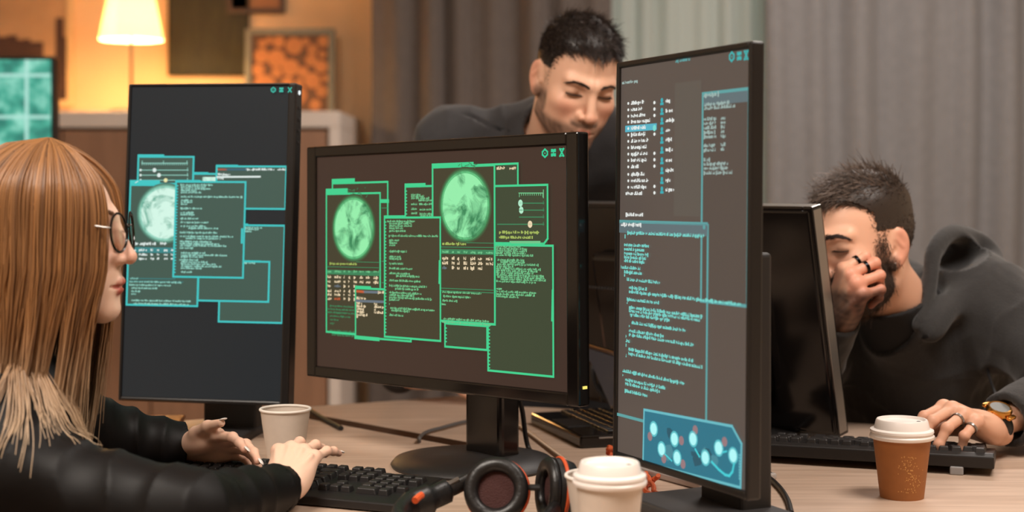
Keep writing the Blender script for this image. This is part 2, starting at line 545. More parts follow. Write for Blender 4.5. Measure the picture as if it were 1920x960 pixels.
# far wall with the window opening behind the sheer curtain
WX0, WX1, WZ0, WZ1 = 0.22, 1.18, 0.85, 2.45
b = MB()
b.box(((XL + WX0) / 2, YB + .06, ZC / 2), (WX0 - XL, .12, ZC))
b.box(((XR + WX1) / 2, YB + .06, ZC / 2), (XR - WX1, .12, ZC))
b.box(((WX0 + WX1) / 2, YB + .06, WZ0 / 2), (WX1 - WX0, .12, WZ0))
b.box(((WX0 + WX1) / 2, YB + .06, (WZ1 + ZC) / 2), (WX1 - WX0, .12, ZC - WZ1))
M_wallb = pm('lamp_tinted_wall', (236, 196, 152), 0.85, noise=0.05, nscale=3, bump=0.15, bscale=60)  # lamp warmth is put into this wall's base colour
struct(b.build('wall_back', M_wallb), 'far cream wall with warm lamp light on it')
# window
M_glass, nt, bs = new_mat('window_glass')
tr = nt.nodes.new('ShaderNodeBsdfTransparent'); gl = nt.nodes.new('ShaderNodeBsdfGlossy'); mx = nt.nodes.new('ShaderNodeMixShader')
gl.inputs['Roughness'].default_value = 0.05; mx.inputs[0].default_value = 0.08; tr.inputs['Color'].default_value = (.95, 1, .98, 1)
nt.links.new(tr.outputs[0], mx.inputs[1]); nt.links.new(gl.outputs[0], mx.inputs[2]); nt.links.new(mx.outputs[0], nt.nodes['Material Output'].inputs['Surface'])
b = MB()
wm = (WX0 + WX1) / 2
for x in (WX0 + .03, wm, WX1 - .03): b.box((x, YB + .06, (WZ0 + WZ1) / 2), (.06, .07, WZ1 - WZ0 - .002), .006)
for z in (WZ0 + .03, WZ1 - .03): b.box((wm, YB + .06, z), (WX1 - WX0 - .002, .068, .06), .006)
win = struct(b.build('window_1', M_white), 'white framed window behind the sheer curtain')
MB().box((wm, YB + .06, (WZ0 + WZ1) / 2), (WX1 - WX0 - .1, .006, WZ1 - WZ0 - .1)).build('pane', M_glass, win)
struct(MB().box((-1.9, YB - .012, .06), (2.5, .022, .12), .004).build('baseboard_back', M_white), 'white baseboard along the far wall')

# ---------------------------------------------------------------- curtains
def curtain(name, x0, x1, Y, amp, lam, mat, label, seed, z0=0.03, z1=2.72, thick=0.004):
    r = random.Random(seed)
    n = int((x1 - x0) / 0.012); nz = 14
    ph = r.random() * 6; ph2 = r.random() * 6
    root = empty(name, ((x0 + x1) / 2, Y, z0), label=label, cat='curtain', group='curtains across the window wall')
    vs, fs = [], []
    cx = (x0 + x1) / 2
    for j in range(nz + 1):
        t = j / nz; z = t * (z1 - z0)
        for i in range(n + 1):
            x = x0 + (x1 - x0) * i / n
            w = 2 * PI * x / lam + ph + 0.9 * math.sin(2 * PI * x / (lam * 3.7) + ph2)
            a = amp * (0.75 + 0.4 * math.sin(2 * PI * x / (lam * 2.9) + ph2 * 2))
            y = a * math.sin(w) + a * 0.35 * math.sin(2.0 * w + 1.0 + 0.5 * t) + 0.006 * math.sin(5 * z + x * 9)
            xx = x + a * 0.45 * math.cos(w) + 0.012 * math.sin(2.2 * z + x * 5) * (1 - t)
            vs.append((xx - cx, y, z))
    for j in range(nz):
        for i in range(n):
            a = j * (n + 1) + i
            fs.append((a, a + 1, a + n + 2, a + n + 1))
    o = MB().add(vs, fs).build('drape', mat, root, auto=False)
    md = o.modifiers.new('thickness', 'SOLIDIFY'); md.thickness = thick
    b = MB()
    b.tube([(x0 - cx - .05, 0, z1 - z0 + .02), (x1 - cx + .05, 0, z1 - z0 + .02)], .014, 12)
    for s in (-1, 1): b.ball((s * ((x1 - x0) / 2 + .06), 0, z1 - z0 + .02), .024)
    b.build('curtain_rod', M_dmetal, root)
    return root
M_dmetal = pm('dark_metal', (60, 58, 56), 0.35, 0.9)
M_drape_l = pm('brown_grey_drape', (98, 88, 82), 0.85, noise=0.06, nscale=30, bump=0.12, bscale=300, sheen=0.2)
M_drape_r = pm('grey_drape', (130, 128, 128), 0.85, noise=0.06, nscale=30, bump=0.12, bscale=300, sheen=0.2)
M_sheer, nt, bs = new_mat('sheer_voile')
N, L = nt.nodes, nt.links
df = N.new('ShaderNodeBsdfDiffuse'); tl = N.new('ShaderNodeBsdfTranslucent'); mx = N.new('ShaderNodeMixShader')
df.inputs['Color'].default_value = lin((222, 222, 218)); tl.inputs['Color'].default_value = lin((206, 214, 204)); mx.inputs[0].default_value = 0.55
L.new(df.outputs[0], mx.inputs[1]); L.new(tl.outputs[0], mx.inputs[2]); L.new(mx.outputs[0], N['Material Output'].inputs['Surface'])
curtain('curtain', -0.56, 0.40, 5.86, 0.034, 0.135, M_drape_l, 'brown-grey drape left of the sheer curtain, behind the leaning man', 3)
curtain('sheer_curtain', 0.30, 1.10, 6.02, 0.024, 0.105, M_sheer, 'pale translucent sheer curtain hanging between the two heavy drapes', 5, thick=0.0015)
curtain('curtain', 1.00, 2.75, 5.86, 0.036, 0.19, M_drape_r, 'wide grey drape at the right, behind the man in the hoodie', 9)

# ---------------------------------------------------------------- tall cabinet along the far wall
CX0, CX1, CY0, CY1, CT = -2.0, -0.625, 5.42, 6.17, 1.455
cab = empty('cabinet', ((CX0 + CX1) / 2, (CY0 + CY1) / 2, 0), label='tall white-framed cabinet with brown doors under the lamp', cat='cabinet')
cw = CX1 - CX0; cd = CY1 - CY0
b = MB()
b.box((0, 0, CT - .03), (cw, cd, .06), .004)
for s in (-1, 1): b.box((s * (cw / 2 - .02), 0, CT / 2 - .03), (.04, cd, CT - .06), .003)
b.box((0, 0, .05), (cw - .08, cd - .02, .1))
b.box((0, cd / 2 - .01, CT / 2), (cw - .08, .02, CT - .1))
b.build('body', M_white, cab)
nd = 4; dw = (cw - .09) / nd
for i in range(nd):
    d = MB().box((-cw / 2 + .045 + dw * (i + .5), -cd / 2 + .012, (CT - .06) / 2 + .05), (dw - .006, .02, CT - .18), .003).build('door', M_brownwood, cab)
    MB().tube([(-cw / 2 + .045 + dw * (i + .5) + (.11 if i % 2 == 0 else -.11), -cd / 2 - .012, z) for z in (.78, .92)], .005, 8).build('handle', M_dmetal, d)

# ---------------------------------------------------------------- lamp on the cabinet
lp = at(246, 75, 5.62)
lamp = empty('table_lamp', (lp.x, lp.y, CT), label='lit lamp with a cream conical shade on a slim pole', cat='lamp')
zs = lp.z - CT
MB().lathe([(0, 0), (.085, 0), (.085, .008), (.075, .014), (.012, .022), (0, .022)], 32).build('base', M_dmetal, lamp)
MB().tube([(0, 0, .02), (0, 0, zs + .16)], .0055, 12).build('pole', M_dmetal, lamp)
M_shade, nt, bs = new_mat('lit_shade')
bs.inputs['Base Color'].default_value = lin((250, 232, 200)); bs.inputs['Roughness'].default_value = .8
bs.inputs['Emission Color'].default_value = lin((255, 214, 150)); bs.inputs['Emission Strength'].default_value = 1.5; bs.inputs['Transmission Weight'].default_value = 0
ts = nt.nodes.new('ShaderNodeBsdfTranslucent'); ts.inputs['Color'].default_value = lin((255, 236, 200)); ms = nt.nodes.new('ShaderNodeMixShader'); ms.inputs[0].default_value = .5
nt.links.new(bs.outputs[0], ms.inputs[1]); nt.links.new(ts.outputs[0], ms.inputs[2]); nt.links.new(ms.outputs[0], nt.nodes['Material Output'].inputs['Surface'])
MB().lathe([(.119, 0), (.074, .225), (.0725, .225), (.1175, 0)], 48, closed=True).build('lamp_shade', M_shade, lamp, M=Matrix.Translation((0, 0, zs)))
M_bulb = em('bulb_glow', (255, 225, 175), 12)
MB().ball((0, 0, zs + .11), (.026, .026, .036)).build('bulb', M_bulb, lamp)

# ---------------------------------------------------------------- pictures
def picture(name, cx, cz, w, h, fw, mats, label, Y=YB - .016, lean=0.0, yaw=0.0, mat_w=0.0, deco=None):
    r = empty(name, (cx, Y, cz), (lean, 0, yaw), label=label, cat='picture', group='pictures along the far wall')
    b = MB()
    for s in (-1, 1):
        b.box((s * (w / 2 - fw / 2), 0, 0), (fw, .026, h), .003)
        b.box((0, 0, s * (h / 2 - fw / 2)), (w - 2 * fw, .026, fw), .003)
    b.build('frame', mats[0], r)
    cv = MB().box((0, .004, 0), (w - 2 * fw + .002, .012, h - 2 * fw + .002))
    cv.build('canvas', mats[1], r)
    if deco: deco(r, w - 2 * fw, h - 2 * fw)
    return r
M_paleframe = pm('pale_wood_frame', (226, 190, 140), .5, noise=.05)
M_skyart = pm('sunset_sky_print', (184, 146, 110), .7, noise=.18, nscale=5)
M_skyline = pm('skyline_print', (74, 50, 42), .7, noise=.2, nscale=14)
M_greyframe = pm('blue_grey_frame', (118, 116, 104), .6, noise=.06)
M_logbg = pm('dark_gap_print', (98, 66, 44), .7, noise=.2, nscale=20)
M_log = pm('orange_log_print', (178, 116, 68), .7, noise=.14, nscale=16)
M_greenart = pm('dark_green_print', (48, 47, 32), .75, noise=.3, nscale=10, stretch=(5, 5, .6))
M_darkframe = pm('dark_frame', (70, 52, 42), .5)
M_brownart = pm('brown_print', (150, 104, 72), .7, noise=.15, nscale=7)
def skyline(r, w, h):
    rr = random.Random(4)
    b = MB(); x = -w / 2
    while x < w / 2 - .001:
        bw = min(rr.uniform(.02, .06), w / 2 - x)
        t = (x + w / 2) / w
        bh = rr.uniform(.16, .26) + (.16 * rr.random() if t > .8 else 0) + (.08 if t < .55 else 0)
        b.box((x + bw / 2, -.0035, -h / 2 + bh / 2), (bw, .003, bh)); x += bw
    b.build('skyline_print', M_skyline, r)
def logs(r, w, h):
    rr = random.Random(11); done = []
    b = MB()
    for k in range(900):
        rad = rr.uniform(.022, .05) if k < 500 else rr.uniform(.014, .024)
        x, z = rr.uniform(-w / 2 + rad * .7, w / 2 - rad * .7), rr.uniform(-h / 2 + rad * .7, h / 2 - rad * .7)
        if any((x - a) ** 2 + (z - c) ** 2 < (rad + q) ** 2 * .86 for a, c, q in done): continue
        done.append((x, z, rad))
    for x, z, rad in done:
        n = 20
        pts = [(min(max(x + rad * math.cos(2 * PI * i / n), -w / 2), w / 2), -.0032 - .0002 * (hash(x) % 3), min(max(z + rad * math.sin(2 * PI * i / n), -h / 2), h / 2)) for i in range(n)]
        b.add(pts, [tuple(range(n))], False)
    b.build('log_slice_print', M_log, r)
s_w = FP / (YB - .02)
def wx(px): return (px - 960) / s_w
def wz(py): return CZ - (py - HZ) / s_w
picture('framed_picture', wx(25), wz(35), .50, .73, .028, (M_paleframe, M_skyart), 'pale-framed picture of a dark city skyline, at the far left', deco=skyline)
picture('wall_art', wx(391), wz(45), .335, .43, .006, (M_greenart, M_greenart), 'dark green hanging art panel right of the lamp')
picture('framed_picture', wx(480), wz(-60), .24, .375, .02, (M_darkframe, M_brownart), 'brown picture mostly out of the frame, above the log picture')
s_w2 = FP / 6.05
picture('framed_picture', (543 - 960) / s_w2, CT + .183, .365, .366, .026, (M_greyframe, M_logbg), 'grey-framed picture of cut orange log ends leaning on the cabinet', Y=6.06, lean=-.08, deco=logs)

# ---------------------------------------------------------------- teal map display standing behind the woman
tvY = 4.3
tr_ = at(95, 112, tvY)
tw, th = .86, .5
tv = empty('display_screen', (tr_.x - tw / 2, tvY, 0), label='teal lit display with white grid lines, behind the woman at the far left', cat='screen')
MB().box((0, .03, tr_.z - th / 2), (tw + .02, .05, th + .02), .006).build('housing', M_dmetal, tv)
M_teal, nt, bs = new_mat('teal_map_glow')
tc = nt.nodes.new('ShaderNodeTexCoord'); nz = nt.nodes.new('ShaderNodeTexNoise'); rp = nt.nodes.new('ShaderNodeValToRGB')
nz.inputs['Scale'].default_value = 16; nz.inputs['Detail'].default_value = 3
e = rp.color_ramp.elements
e[0].position = .38; e[0].color = lin((34, 128, 112)); e[1].position = .66; e[1].color = lin((150, 226, 204))
k = e.new(.5); k.color = lin((66, 172, 148))
nt.links.new(tc.outputs['Object'], nz.inputs['Vector']); nt.links.new(nz.outputs['Fac'], rp.inputs['Fac'])
nt.links.new(rp.outputs['Color'], bs.inputs['Emission Color']); bs.inputs['Emission Strength'].default_value = .95
bs.inputs['Base Color'].default_value = (.01, .02, .02, 1)
MB().box((0, .002, tr_.z - th / 2), (tw, .008, th)).build('screen_panel', M_teal, tv)
b = MB()
for x in (-.30, -.06, .12, tw / 2 - .068): b.box((x, -.004, tr_.z - th / 2), (.009, .003, th))
for z in (.045, .165, .29): b.box((0, -.004, tr_.z - z), (tw, .003, .009))
b.build('grid_lines', em('grid_glow', (180, 232, 218), .95), tv)
b = MB(); b.tube([(0, .07, .03), (0, .07, tr_.z - .2)], .022, 16); b.build('pole', M_dmetal, tv)
MB().box((0, .06, .015), (.5, .34, .03), .01).build('base', M_dmetal, tv)
# ================================================================ desks
DZ = 0.75
M_desk, nt, bs = new_mat('light_oak_laminate')
N, L = nt.nodes, nt.links
tc = N.new('ShaderNodeTexCoord'); mp = N.new('ShaderNodeMapping'); mp.inputs['Rotation'].default_value = (0, 0, math.radians(14)); mp.inputs['Scale'].default_value = (1.2, 22, 22)
nz = N.new('ShaderNodeTexNoise'); nz.inputs['Scale'].default_value = 3.2; nz.inputs['Detail'].default_value = 6; nz.inputs['Distortion'].default_value = .6
rp = N.new('ShaderNodeValToRGB'); rp.color_ramp.elements[0].position = .25; rp.color_ramp.elements[1].position = .75
rp.color_ramp.elements[0].color = lin((174, 148, 128)); rp.color_ramp.elements[1].color = lin((204, 179, 159))
L.new(tc.outputs['Object'], mp.inputs['Vector']); L.new(mp.outputs['Vector'], nz.inputs['Vector']); L.new(nz.outputs['Fac'], rp.inputs['Fac']); L.new(rp.outputs['Color'], bs.inputs['Base Color'])
bs.inputs['Roughness'].default_value = .42
M_edge = pm('dark_edge_band', (112, 86, 70), .5, noise=.1)
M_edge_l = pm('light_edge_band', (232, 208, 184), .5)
M_leg = pm('desk_leg_metal', (120, 118, 116), .4, .7)
A = [(-.95, 2.61), (-.46, 2.905), (.105, 2.34), (-.03, 3.0), (.62, 2.79), (1.35, 2.48), (1.35, 1.2), (.46, 1.2)]
B_ = [(-.425, 2.930), (.070, 2.435), (-.050, 3.02), (-.075, 3.15), (-.44, 2.97)]
def desk(name, poly, z, label, legs, edge):
    cx = sum(p[0] for p in poly) / len(poly); cy = sum(p[1] for p in poly) / len(poly)
    r = empty(name, (cx, cy, 0), label=label, cat='desk')
    P = [(p[0] - cx, p[1] - cy) for p in poly]
    o = MB().prism(P, z - .026, z, .0015).build('desktop', [M_desk, edge], r)
    for pl in o.data.polygons:
        if abs(pl.normal.z) < .5: pl.material_index = 1
    for x, y in legs:
        MB().box((x - cx, y - cy, (z - .026) / 2), (.05, .05, z - .0265), .004).build('leg', M_leg, r)
    return r
deskA = desk('desk', A, DZ, 'large light oak desk carrying the keyboards, cups and three monitors', [(-.82, 2.62), (.0, 2.4), (.06, 2.96), (1.28, 2.45), (1.28, 1.28), (.5, 1.28)], M_edge_l)
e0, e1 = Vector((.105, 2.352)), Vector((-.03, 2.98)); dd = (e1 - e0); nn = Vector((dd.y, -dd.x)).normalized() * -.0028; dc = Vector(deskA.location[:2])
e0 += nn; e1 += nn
MB().tube([(e0.x - dc.x, e0.y - dc.y, DZ - .0027), (e1.x - dc.x, e1.y - dc.y, DZ - .0027)], .0026, 8).build('lit_edge_strip', M_edge_l, deskA)  # added pale strip standing in for light along the desk edge
deskB = desk('desk', B_, DZ - .0005, 'wedge-shaped light oak desktop beyond the dark gap, behind the middle monitor', [(-.36, 2.9), (.0, 2.56), (-.12, 3.07)], M_edge)
# ================================================================ monitors and what their screens show
M_gloss = pm('gloss_black_plastic', (16, 13, 12), 0.14, spec=0.5)
M_bezel = pm('black_bezel', (20, 18, 18), 0.35)
M_blk = pm('matte_black_plastic', (26, 24, 24), 0.5, bump=0.05, bscale=400)
M_dkgrey = pm('dark_grey_plastic', (52, 50, 50), 0.5)
M_led_w = em('white_power_light', (235, 240, 240), 1.2)
M_led_y = em('amber_power_light', (240, 220, 110), 1.2)

def panel_matrix(pos, yaw, tilt, roll):
    return (Matrix.Translation(pos) @ Matrix.Rotation(math.radians(yaw), 4, 'Z') @ Matrix.Rotation(math.radians(tilt), 4, 'X') @ Matrix.Rotation(math.radians(roll), 4, 'Y'))

class Screen:
    """lays out a monitor's picture on its screen plane (local x right, z up, y=0 is the panel front)"""
    def __init__(s, PM, W, H, bez, seed):
        s.PM, s.I = PM, PM.inverted()
        s.W, s.H, s.bez = W, H, bez
        s.b = MB(); s.layer = 0; s.mats = []; s.r = random.Random(seed)
    def loc(s, px, py):
        o = s.I @ Vector((0, 0, CZ)); d = s.I.to_3x3() @ Vector(((px - 960) / FP, 1, -(py - HZ) / FP))
        t = -o.y / d.y
        p = o + d * t
        return (p.x, p.z)
    def clampu(s, u): return min(max(u, -s.W / 2 + s.bez[0]), s.W / 2 - s.bez[1])
    def m(s, mat):
        if mat not in s.mats: s.mats.append(mat)
        return s.mats.index(mat)
    def y(s): return -0.0006 - 0.00012 * s.layer
    def rect(s, u0, v0, u1, v1, mat):
        u0, u1 = s.clampu(min(u0, u1)), s.clampu(max(u0, u1))
        if u1 - u0 < 1e-6: return
        y = s.y()
        s.b.add([(u0, y, v0), (u1, y, v0), (u1, y, v1), (u0, y, v1)], [(0, 1, 2, 3) if v1 > v0 else (3, 2, 1, 0)], False, s.m(mat))
    def poly(s, pts, mat):
        y = s.y()
        s.b.add([(p[0], y, p[1]) for p in pts], [tuple(range(len(pts)))], False, s.m(mat))
    def line(s, pts, w, mat, closed=False):
        n = len(pts)
        for i in range(n if closed else n - 1):
            a, c = Vector(pts[i]), Vector(pts[(i + 1) % n])
            d = (c - a).normalized(); nn = Vector((-d.y, d.x)) * w / 2
            a = a - d * w / 2 * .9; c = c + d * w / 2 * .9
            s.poly([a + nn, a - nn, c - nn, c + nn], mat)
    def win(s, tl, br, border, fill, bw=0.0032, tab=None, tabmat=None, chamfer=0, ticks=False):
        s.layer += 1
        (u0, v1), (u1, v0) = s.loc(*tl), s.loc(*br)
        u1 = s.clampu(u1); u0 = s.clampu(u0)
        s.rect(u0, v0, u1, v1, fill)
        s.layer += 1
        if chamfer:
            c = chamfer
            s.line([(u0, v1), (u1, v1), (u1, v0 + c), (u1 - c, v0), (u0, v0)], bw, border, True)
        else:
            h = bw / 2
            s.rect(u0 - h, v1 - h, u1 + h, v1 + h, border); s.rect(u0 - h, v0 - h, u1 + h, v0 + h, border)
            s.rect(u0 - h, v0, u0 + h, v1, border); s.rect(u1 - h, v0, u1 + h, v1, border)
        if tab:
            ua = s.loc(tab[0], tl[1])[0]; ub = s.loc(tab[1], tl[1])[0]
            s.rect(ua - bw / 2, v1 - bw * .3, ub, v1 + tab[2], tabmat or border)
        if ticks:
            k = v1 - .006
            while k > v0 + .004:
                s.rect(u0 + bw * .5, k, u0 + bw * 1.3, k - .0022, border); k -= .0052
        s.layer += 1
        return (u0, v1, u1, v0)
    def words(s, u, v, length, h, mat, umax=None):
        """greeked text: rows of small letter-sized marks in word groups"""
        end = u + length
        if umax: end = min(end, umax)
        while u < end:
            n = s.r.randint(2, 9)
            w0 = u
            for _ in range(n):
                gw = h * s.r.uniform(.45, .72)
                if u + gw > end: break
                up = s.r.choice((.72, .72, .78, 1.0, 1.0)); dn = s.r.choice((0, 0, 0, 0, .25))
                k = s.r.random()
                if k < .45:
                    s.rect(u, v - h * dn, u + gw * .86, v + h * up, mat)
                elif k < .75:
                    s.rect(u, v, u + gw * .34, v + h * up, mat); s.rect(u, v + h * up * .35, u + gw * .86, v + h * up * .72, mat)
                else:
                    s.rect(u, v, u + gw * .86, v + h * .36, mat); s.rect(u + gw * .5, v, u + gw * .86, v + h * up, mat)
                u += gw
            u += h * .42
            if u - w0 < 1e-5: break
    def rows(s, lst, h, mat, umax=None):
        """lst: (px, py, length_px) photo measures of each text row"""
        for px, py, ln in lst:
            u, v = s.loc(px, py); u2 = s.loc(px + ln, py)[0]
            s.words(u, v - h * .4, u2 - u, h, mat, umax)
    def bar(s, p0, p1, w, mat):
        a, c = s.loc(*p0), s.loc(*p1)
        s.line([a, c], w, mat)
    def dot(s, px, py, r, mat, n=14, sq=1.0):
        u, v = s.loc(px, py)
        s.poly([(u + r * math.cos(2 * PI * i / n), v + r * sq * math.sin(2 * PI * i / n)) for i in range(n)], mat)
    def globe(s, px, py, ru, rv, mats, cut=None):
        u, v = s.loc(px, py)
        def ring(k, mat, dl):
            s.layer += dl
            n = 56; pts = []
            for i in range(n):
                a, c = u + ru * k * math.cos(2 * PI * i / n), v + rv * k * math.sin(2 * PI * i / n)
                pts.append((a, c))
            s.poly(pts, mat)
        for k, mt in zip((1.06, 1.02, .98, .94, .88), mats): ring(k, mt, 1)
        s.layer += 1
    def icons(s, pts, h, mat):
        s.layer += 1
        for kind, (px, py) in zip('gtx', pts):
            u, v = s.loc(px, py)
            w = h * .85; t = h * .22
            if kind == 'g':       # ring-like diamond gear
                s.line([(u, v + h / 2), (u + w / 2, v + h * .18), (u + w / 2, v - h * .18), (u, v - h / 2), (u - w / 2, v - h * .18), (u - w / 2, v + h * .18)], t, mat, True)
                s.rect(u - t * .4, v - t * .4, u + t * .4, v + t * .4, mat)
            elif kind == 't':     # four-pane grid
                for a in (-1, 1):
                    for c in (-1, 1):
                        s.rect(u + a * w * .28 - w * .22, v + c * h * .27 - h * .2, u + a * w * .28 + w * .22, v + c * h * .27 + h * .2, mat)
                s.rect(u - t * .3, v - h * .4, u + t * .3, v + h * .4, mat)
            else:                 # X
                s.line([(u - w * .38, v + h * .45), (u + w * .38, v - h * .45)], t, mat)
                s.line([(u - w * .38, v - h * .45), (u + w * .38, v + h * .45)], t, mat)
                s.rect(u - w * .5, v + h * .36, u + w * .5, v + h * .5, mat); s.rect(u - w * .5, v - h * .5, u + w * .5, v - h * .36, mat)
    def done(s, name, parent, ML):
        return s.b.build(name, s.mats, parent, ML, auto=False)

def globe_mat(name, bright, dark, sc, strength=1.0):
    m, nt, b = new_mat(name)
    N, L = nt.nodes, nt.links
    tc = N.new('ShaderNodeTexCoord')
    n1 = N.new('ShaderNodeTexNoise'); n1.inputs['Scale'].default_value = sc; n1.inputs['Detail'].default_value = 7; n1.inputs['Roughness'].default_value = .62; n1.inputs['Distortion'].default_value = .8
    r = N.new('ShaderNodeValToRGB'); e = r.color_ramp.elements
    e[0].position = .36; e[0].color = lin(dark); e[1].position = .52; e[1].color = lin(bright)
    L.new(tc.outputs['Object'], n1.inputs['Vector']); L.new(n1.outputs['Fac'], r.inputs['Fac'])
    L.new(r.outputs['Color'], b.inputs['Emission Color']); b.inputs['Emission Strength'].default_value = strength
    b.inputs['Base Color'].default_value = (.004, .004, .004, 1); b.inputs['Roughness'].default_value = .5
    return m

def monitor(pos, yaw, tilt, roll, W, H, label, base_local, shape, mats, screen_rgb, bez, depth, screen_rough=.35):
    PMx = panel_matrix(pos, yaw, tilt, roll)
    bw = Vector(pos) + Matrix.Rotation(math.radians(yaw), 3, 'Z') @ Vector((base_local[0], base_local[1], 0))
    root = empty('computer_monitor', (bw.x, bw.y, DZ), (0, 0, math.radians(yaw)), label=label, cat='monitor', group='computer monitors on the desk')
    RM = Matrix.Translation((bw.x, bw.y, DZ)) @ Matrix.Rotation(math.radians(yaw), 4, 'Z')
    ML = RM.inverted() @ PMx
    l, r, t, b_ = bez
    bb = MB()
    # housing: four bezel bars around the panel and a back shell
    d = depth
    bb.box((-W / 2 + l / 2, d / 2 - .004, 0), (l, d, H), .003)
    bb.box((W / 2 - r / 2, d / 2 - .004, 0), (r, d, H), .003)
    bb.box(((l - r) / 2, d / 2 - .004, H / 2 - t / 2), (W - l - r + .004, d, t), .003)
    bb.box(((l - r) / 2, d / 2 - .004, -H / 2 + b_ / 2), (W - l - r + .004, d, b_), .003)
    bb.box((0, d / 2 + .004, 0), (W - .012, d - .008, H - .012), .004)
    bb.box((0, d + .012, -.01), (W * .62, .032, H * .6), .012, 3)
    bb.build('housing', mats[0], root, ML)
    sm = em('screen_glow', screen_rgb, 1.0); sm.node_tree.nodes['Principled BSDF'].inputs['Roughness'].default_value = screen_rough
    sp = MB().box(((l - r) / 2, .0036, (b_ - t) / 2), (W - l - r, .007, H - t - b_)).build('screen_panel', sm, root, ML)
    return root, PMx, ML, RM, sp

# ---------------------------------------------------------------- left portrait monitor
TEAL = em('teal_line', (62, 196, 194)); TEALT = em('teal_text', (150, 214, 198)); WHT = em('white_text', (226, 238, 234)); FILL_L = em('green_grey_window', (64, 88, 78))
RED = em('red_text', (176, 88, 72)); TEALD = em('dim_teal_line', (52, 132, 134)); BLU = em('blue_header', (60, 100, 118)); YEL = em('yellow_knob', (240, 232, 170))
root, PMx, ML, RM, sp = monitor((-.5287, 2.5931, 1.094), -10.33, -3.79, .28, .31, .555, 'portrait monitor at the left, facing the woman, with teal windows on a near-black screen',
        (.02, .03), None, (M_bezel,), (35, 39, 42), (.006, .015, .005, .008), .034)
b = MB(); b.box((0, .04, (1.094 - .2 - DZ) / 2 + .012), (.098, .035, 1.094 - .2 - DZ), .004); b.build('stand', M_blk, root)
b = MB(); b.box((.0, -.03, .008), (.104, .2, .016), .006, 3); b.build('base', M_dkgrey, root)
b = MB(); b.ball((.31 / 2 + .0005, .012, .262), (.002, .004, .004)); b.build('power_light', M_led_w, root, ML)
for z in (.235, .215, .195, .175): MB().box((.31 / 2 + .0004, .014, z), (.002, .006, .006), .001).build('button', M_blk, root, ML)
S = Screen(PMx, .31, .555, (.006, .015), 21)
w = S.win((260, 294), (362, 345), TEAL, FILL_L, tab=(260, 308, .0042))
S.bar((266, 306), (352, 306), .0012, TEALT)
for i in range(22): S.bar((267 + i * 4, 302 if i % 21 == 0 or i == 10 else 306), (267 + i * 4, 309), .0012, TEALT)
for y, x in ((319, 290), (328.5, 298.5), (338, 311)):
    S.bar((264, y), (353, y), .0012, TEALT); S.dot(264, y, .0022, WHT); S.dot(x, y, .0036, WHT if y < 335 else YEL)
    S.bar((352, y - 4), (352, y + 2), .001, TEALT)
w = S.win((363, 326), (410, 345), TEAL, FILL_L, tab=(363, 391, .003))
GL1 = [em('globe_rim_a', (70, 112, 98)), em('globe_rim_b', (92, 146, 126)), em('globe_rim_c', (120, 182, 160)), globe_mat('globe_edge', (150, 214, 194), (58, 140, 118), 28), globe_mat('globe_lands', (208, 244, 228), (70, 158, 134), 28)]
S.layer += 1; S.rect(*(lambda a, c: (a[0], a[1], c[0], c[1]))(S.loc(380, 342), S.loc(406, 332)), GL1[4])
w = S.win((407, 312), (537, 392), TEAL, FILL_L, tab=(407, 447, .0028))
S.layer += 1
S.bar((410, 318), (425, 318), .0026, RED); S.bar((425, 318), (462, 318), .003, BLU); S.rows([(462, 318, 20), (482, 318, 34), (521, 318, 16)], .0036, WHT)
S.rows([(409, 327, 15), (417, 328, 18)], .0034, WHT); S.bar((408, 332), (488, 331.5), .003, WHT); S.rows([(408, 335, 13)], .003, WHT)
w = S.win((416, 422), (548, 606), TEAL, FILL_L, tab=(456, 466, .003))
S.rows([(458, 427, 36), (458, 430, 28), (458, 434, 18)], .003, TEALT)
S.bar((543.5, 510), (543, 548), .003, TEAL)
w = S.win((374, 489), (504, 566), TEAL, FILL_L, tab=(455, 490, .002))
S.rows([(457, 493, 24)], .003, TEALT)
w = S.win((246, 347), (371, 574), TEAL, FILL_L, tab=(246, 301, .0088))
S.bar((255, 343), (260, 340), .0012, WHT)
S.globe(311, 400, .050, .050, GL1)
S.rows([(250, 457, 46), (302, 457, 15)], .0052, WHT)
for x0, x1 in ((242, 330),): S.rect(*(lambda a, c: (a[0], a[1], c[0], c[1]))(S.loc(x0, 473.5), S.loc(x1, 464.5)), TEALD)
S.layer += 1
for y in (469, 477.5, 485):
    for x, l in ((246, 12), (262, 17), (284, 7), (296, 5), (309, 9), (322, 6)):
        if y > 470 and x < 250: continue
        S.rows([(x, y, l)], .004, WHT)
S.bar((246, 522), (330, 523), .0012, TEALD); S.rows([(246, 522, 16)], .003, TEALT)
S.rows([(244, 528, 98), (244, 534, 80), (248, 540, 50), (248, 546, 18), (248, 551, 10), (248, 563, 112), (252, 569, 104)], .0031, TEALT)
S.bar((240, 527), (345, 529), .0012, TEALD)
w = S.win((332, 341), (457, 521), TEAL, FILL_L, tab=(332, 378, .0032), ticks=True)
E_rows = [(340, 347, 62), (341, 350.5, 48), (341, 354, 56), (341, 357.5, 30), (341, 361, 40), (341, 369, 116), (341, 376, 24), (341, 379.5, 22), (341, 383, 14), (340, 391, 42), (340, 399, 26), (340, 402.5, 28), (340, 410, 34), (340, 417, 54), (340, 424, 48), (355, 428, 56), (339, 436, 72), (339, 443, 100), (350, 447, 66), (339, 453, 60), (339, 457, 74), (339, 460.5, 88), (339, 465, 26),
          (341, 474, 46), (341, 478, 88), (341, 481.5, 44), (338, 487, 36), (341, 491, 52), (341, 495, 66), (341, 499, 78), (341, 503, 40), (341, 510, 22)]
S.rows(E_rows, .0033, TEALT, w[2] - .003)
S.bar((455.5, 430), (455, 455), .0036, TEAL)
S.icons([(514, 169), (529, 169), (545, 169)], .0085, em('teal_icon', (56, 190, 170)))
S.done('screen_image', sp, None)

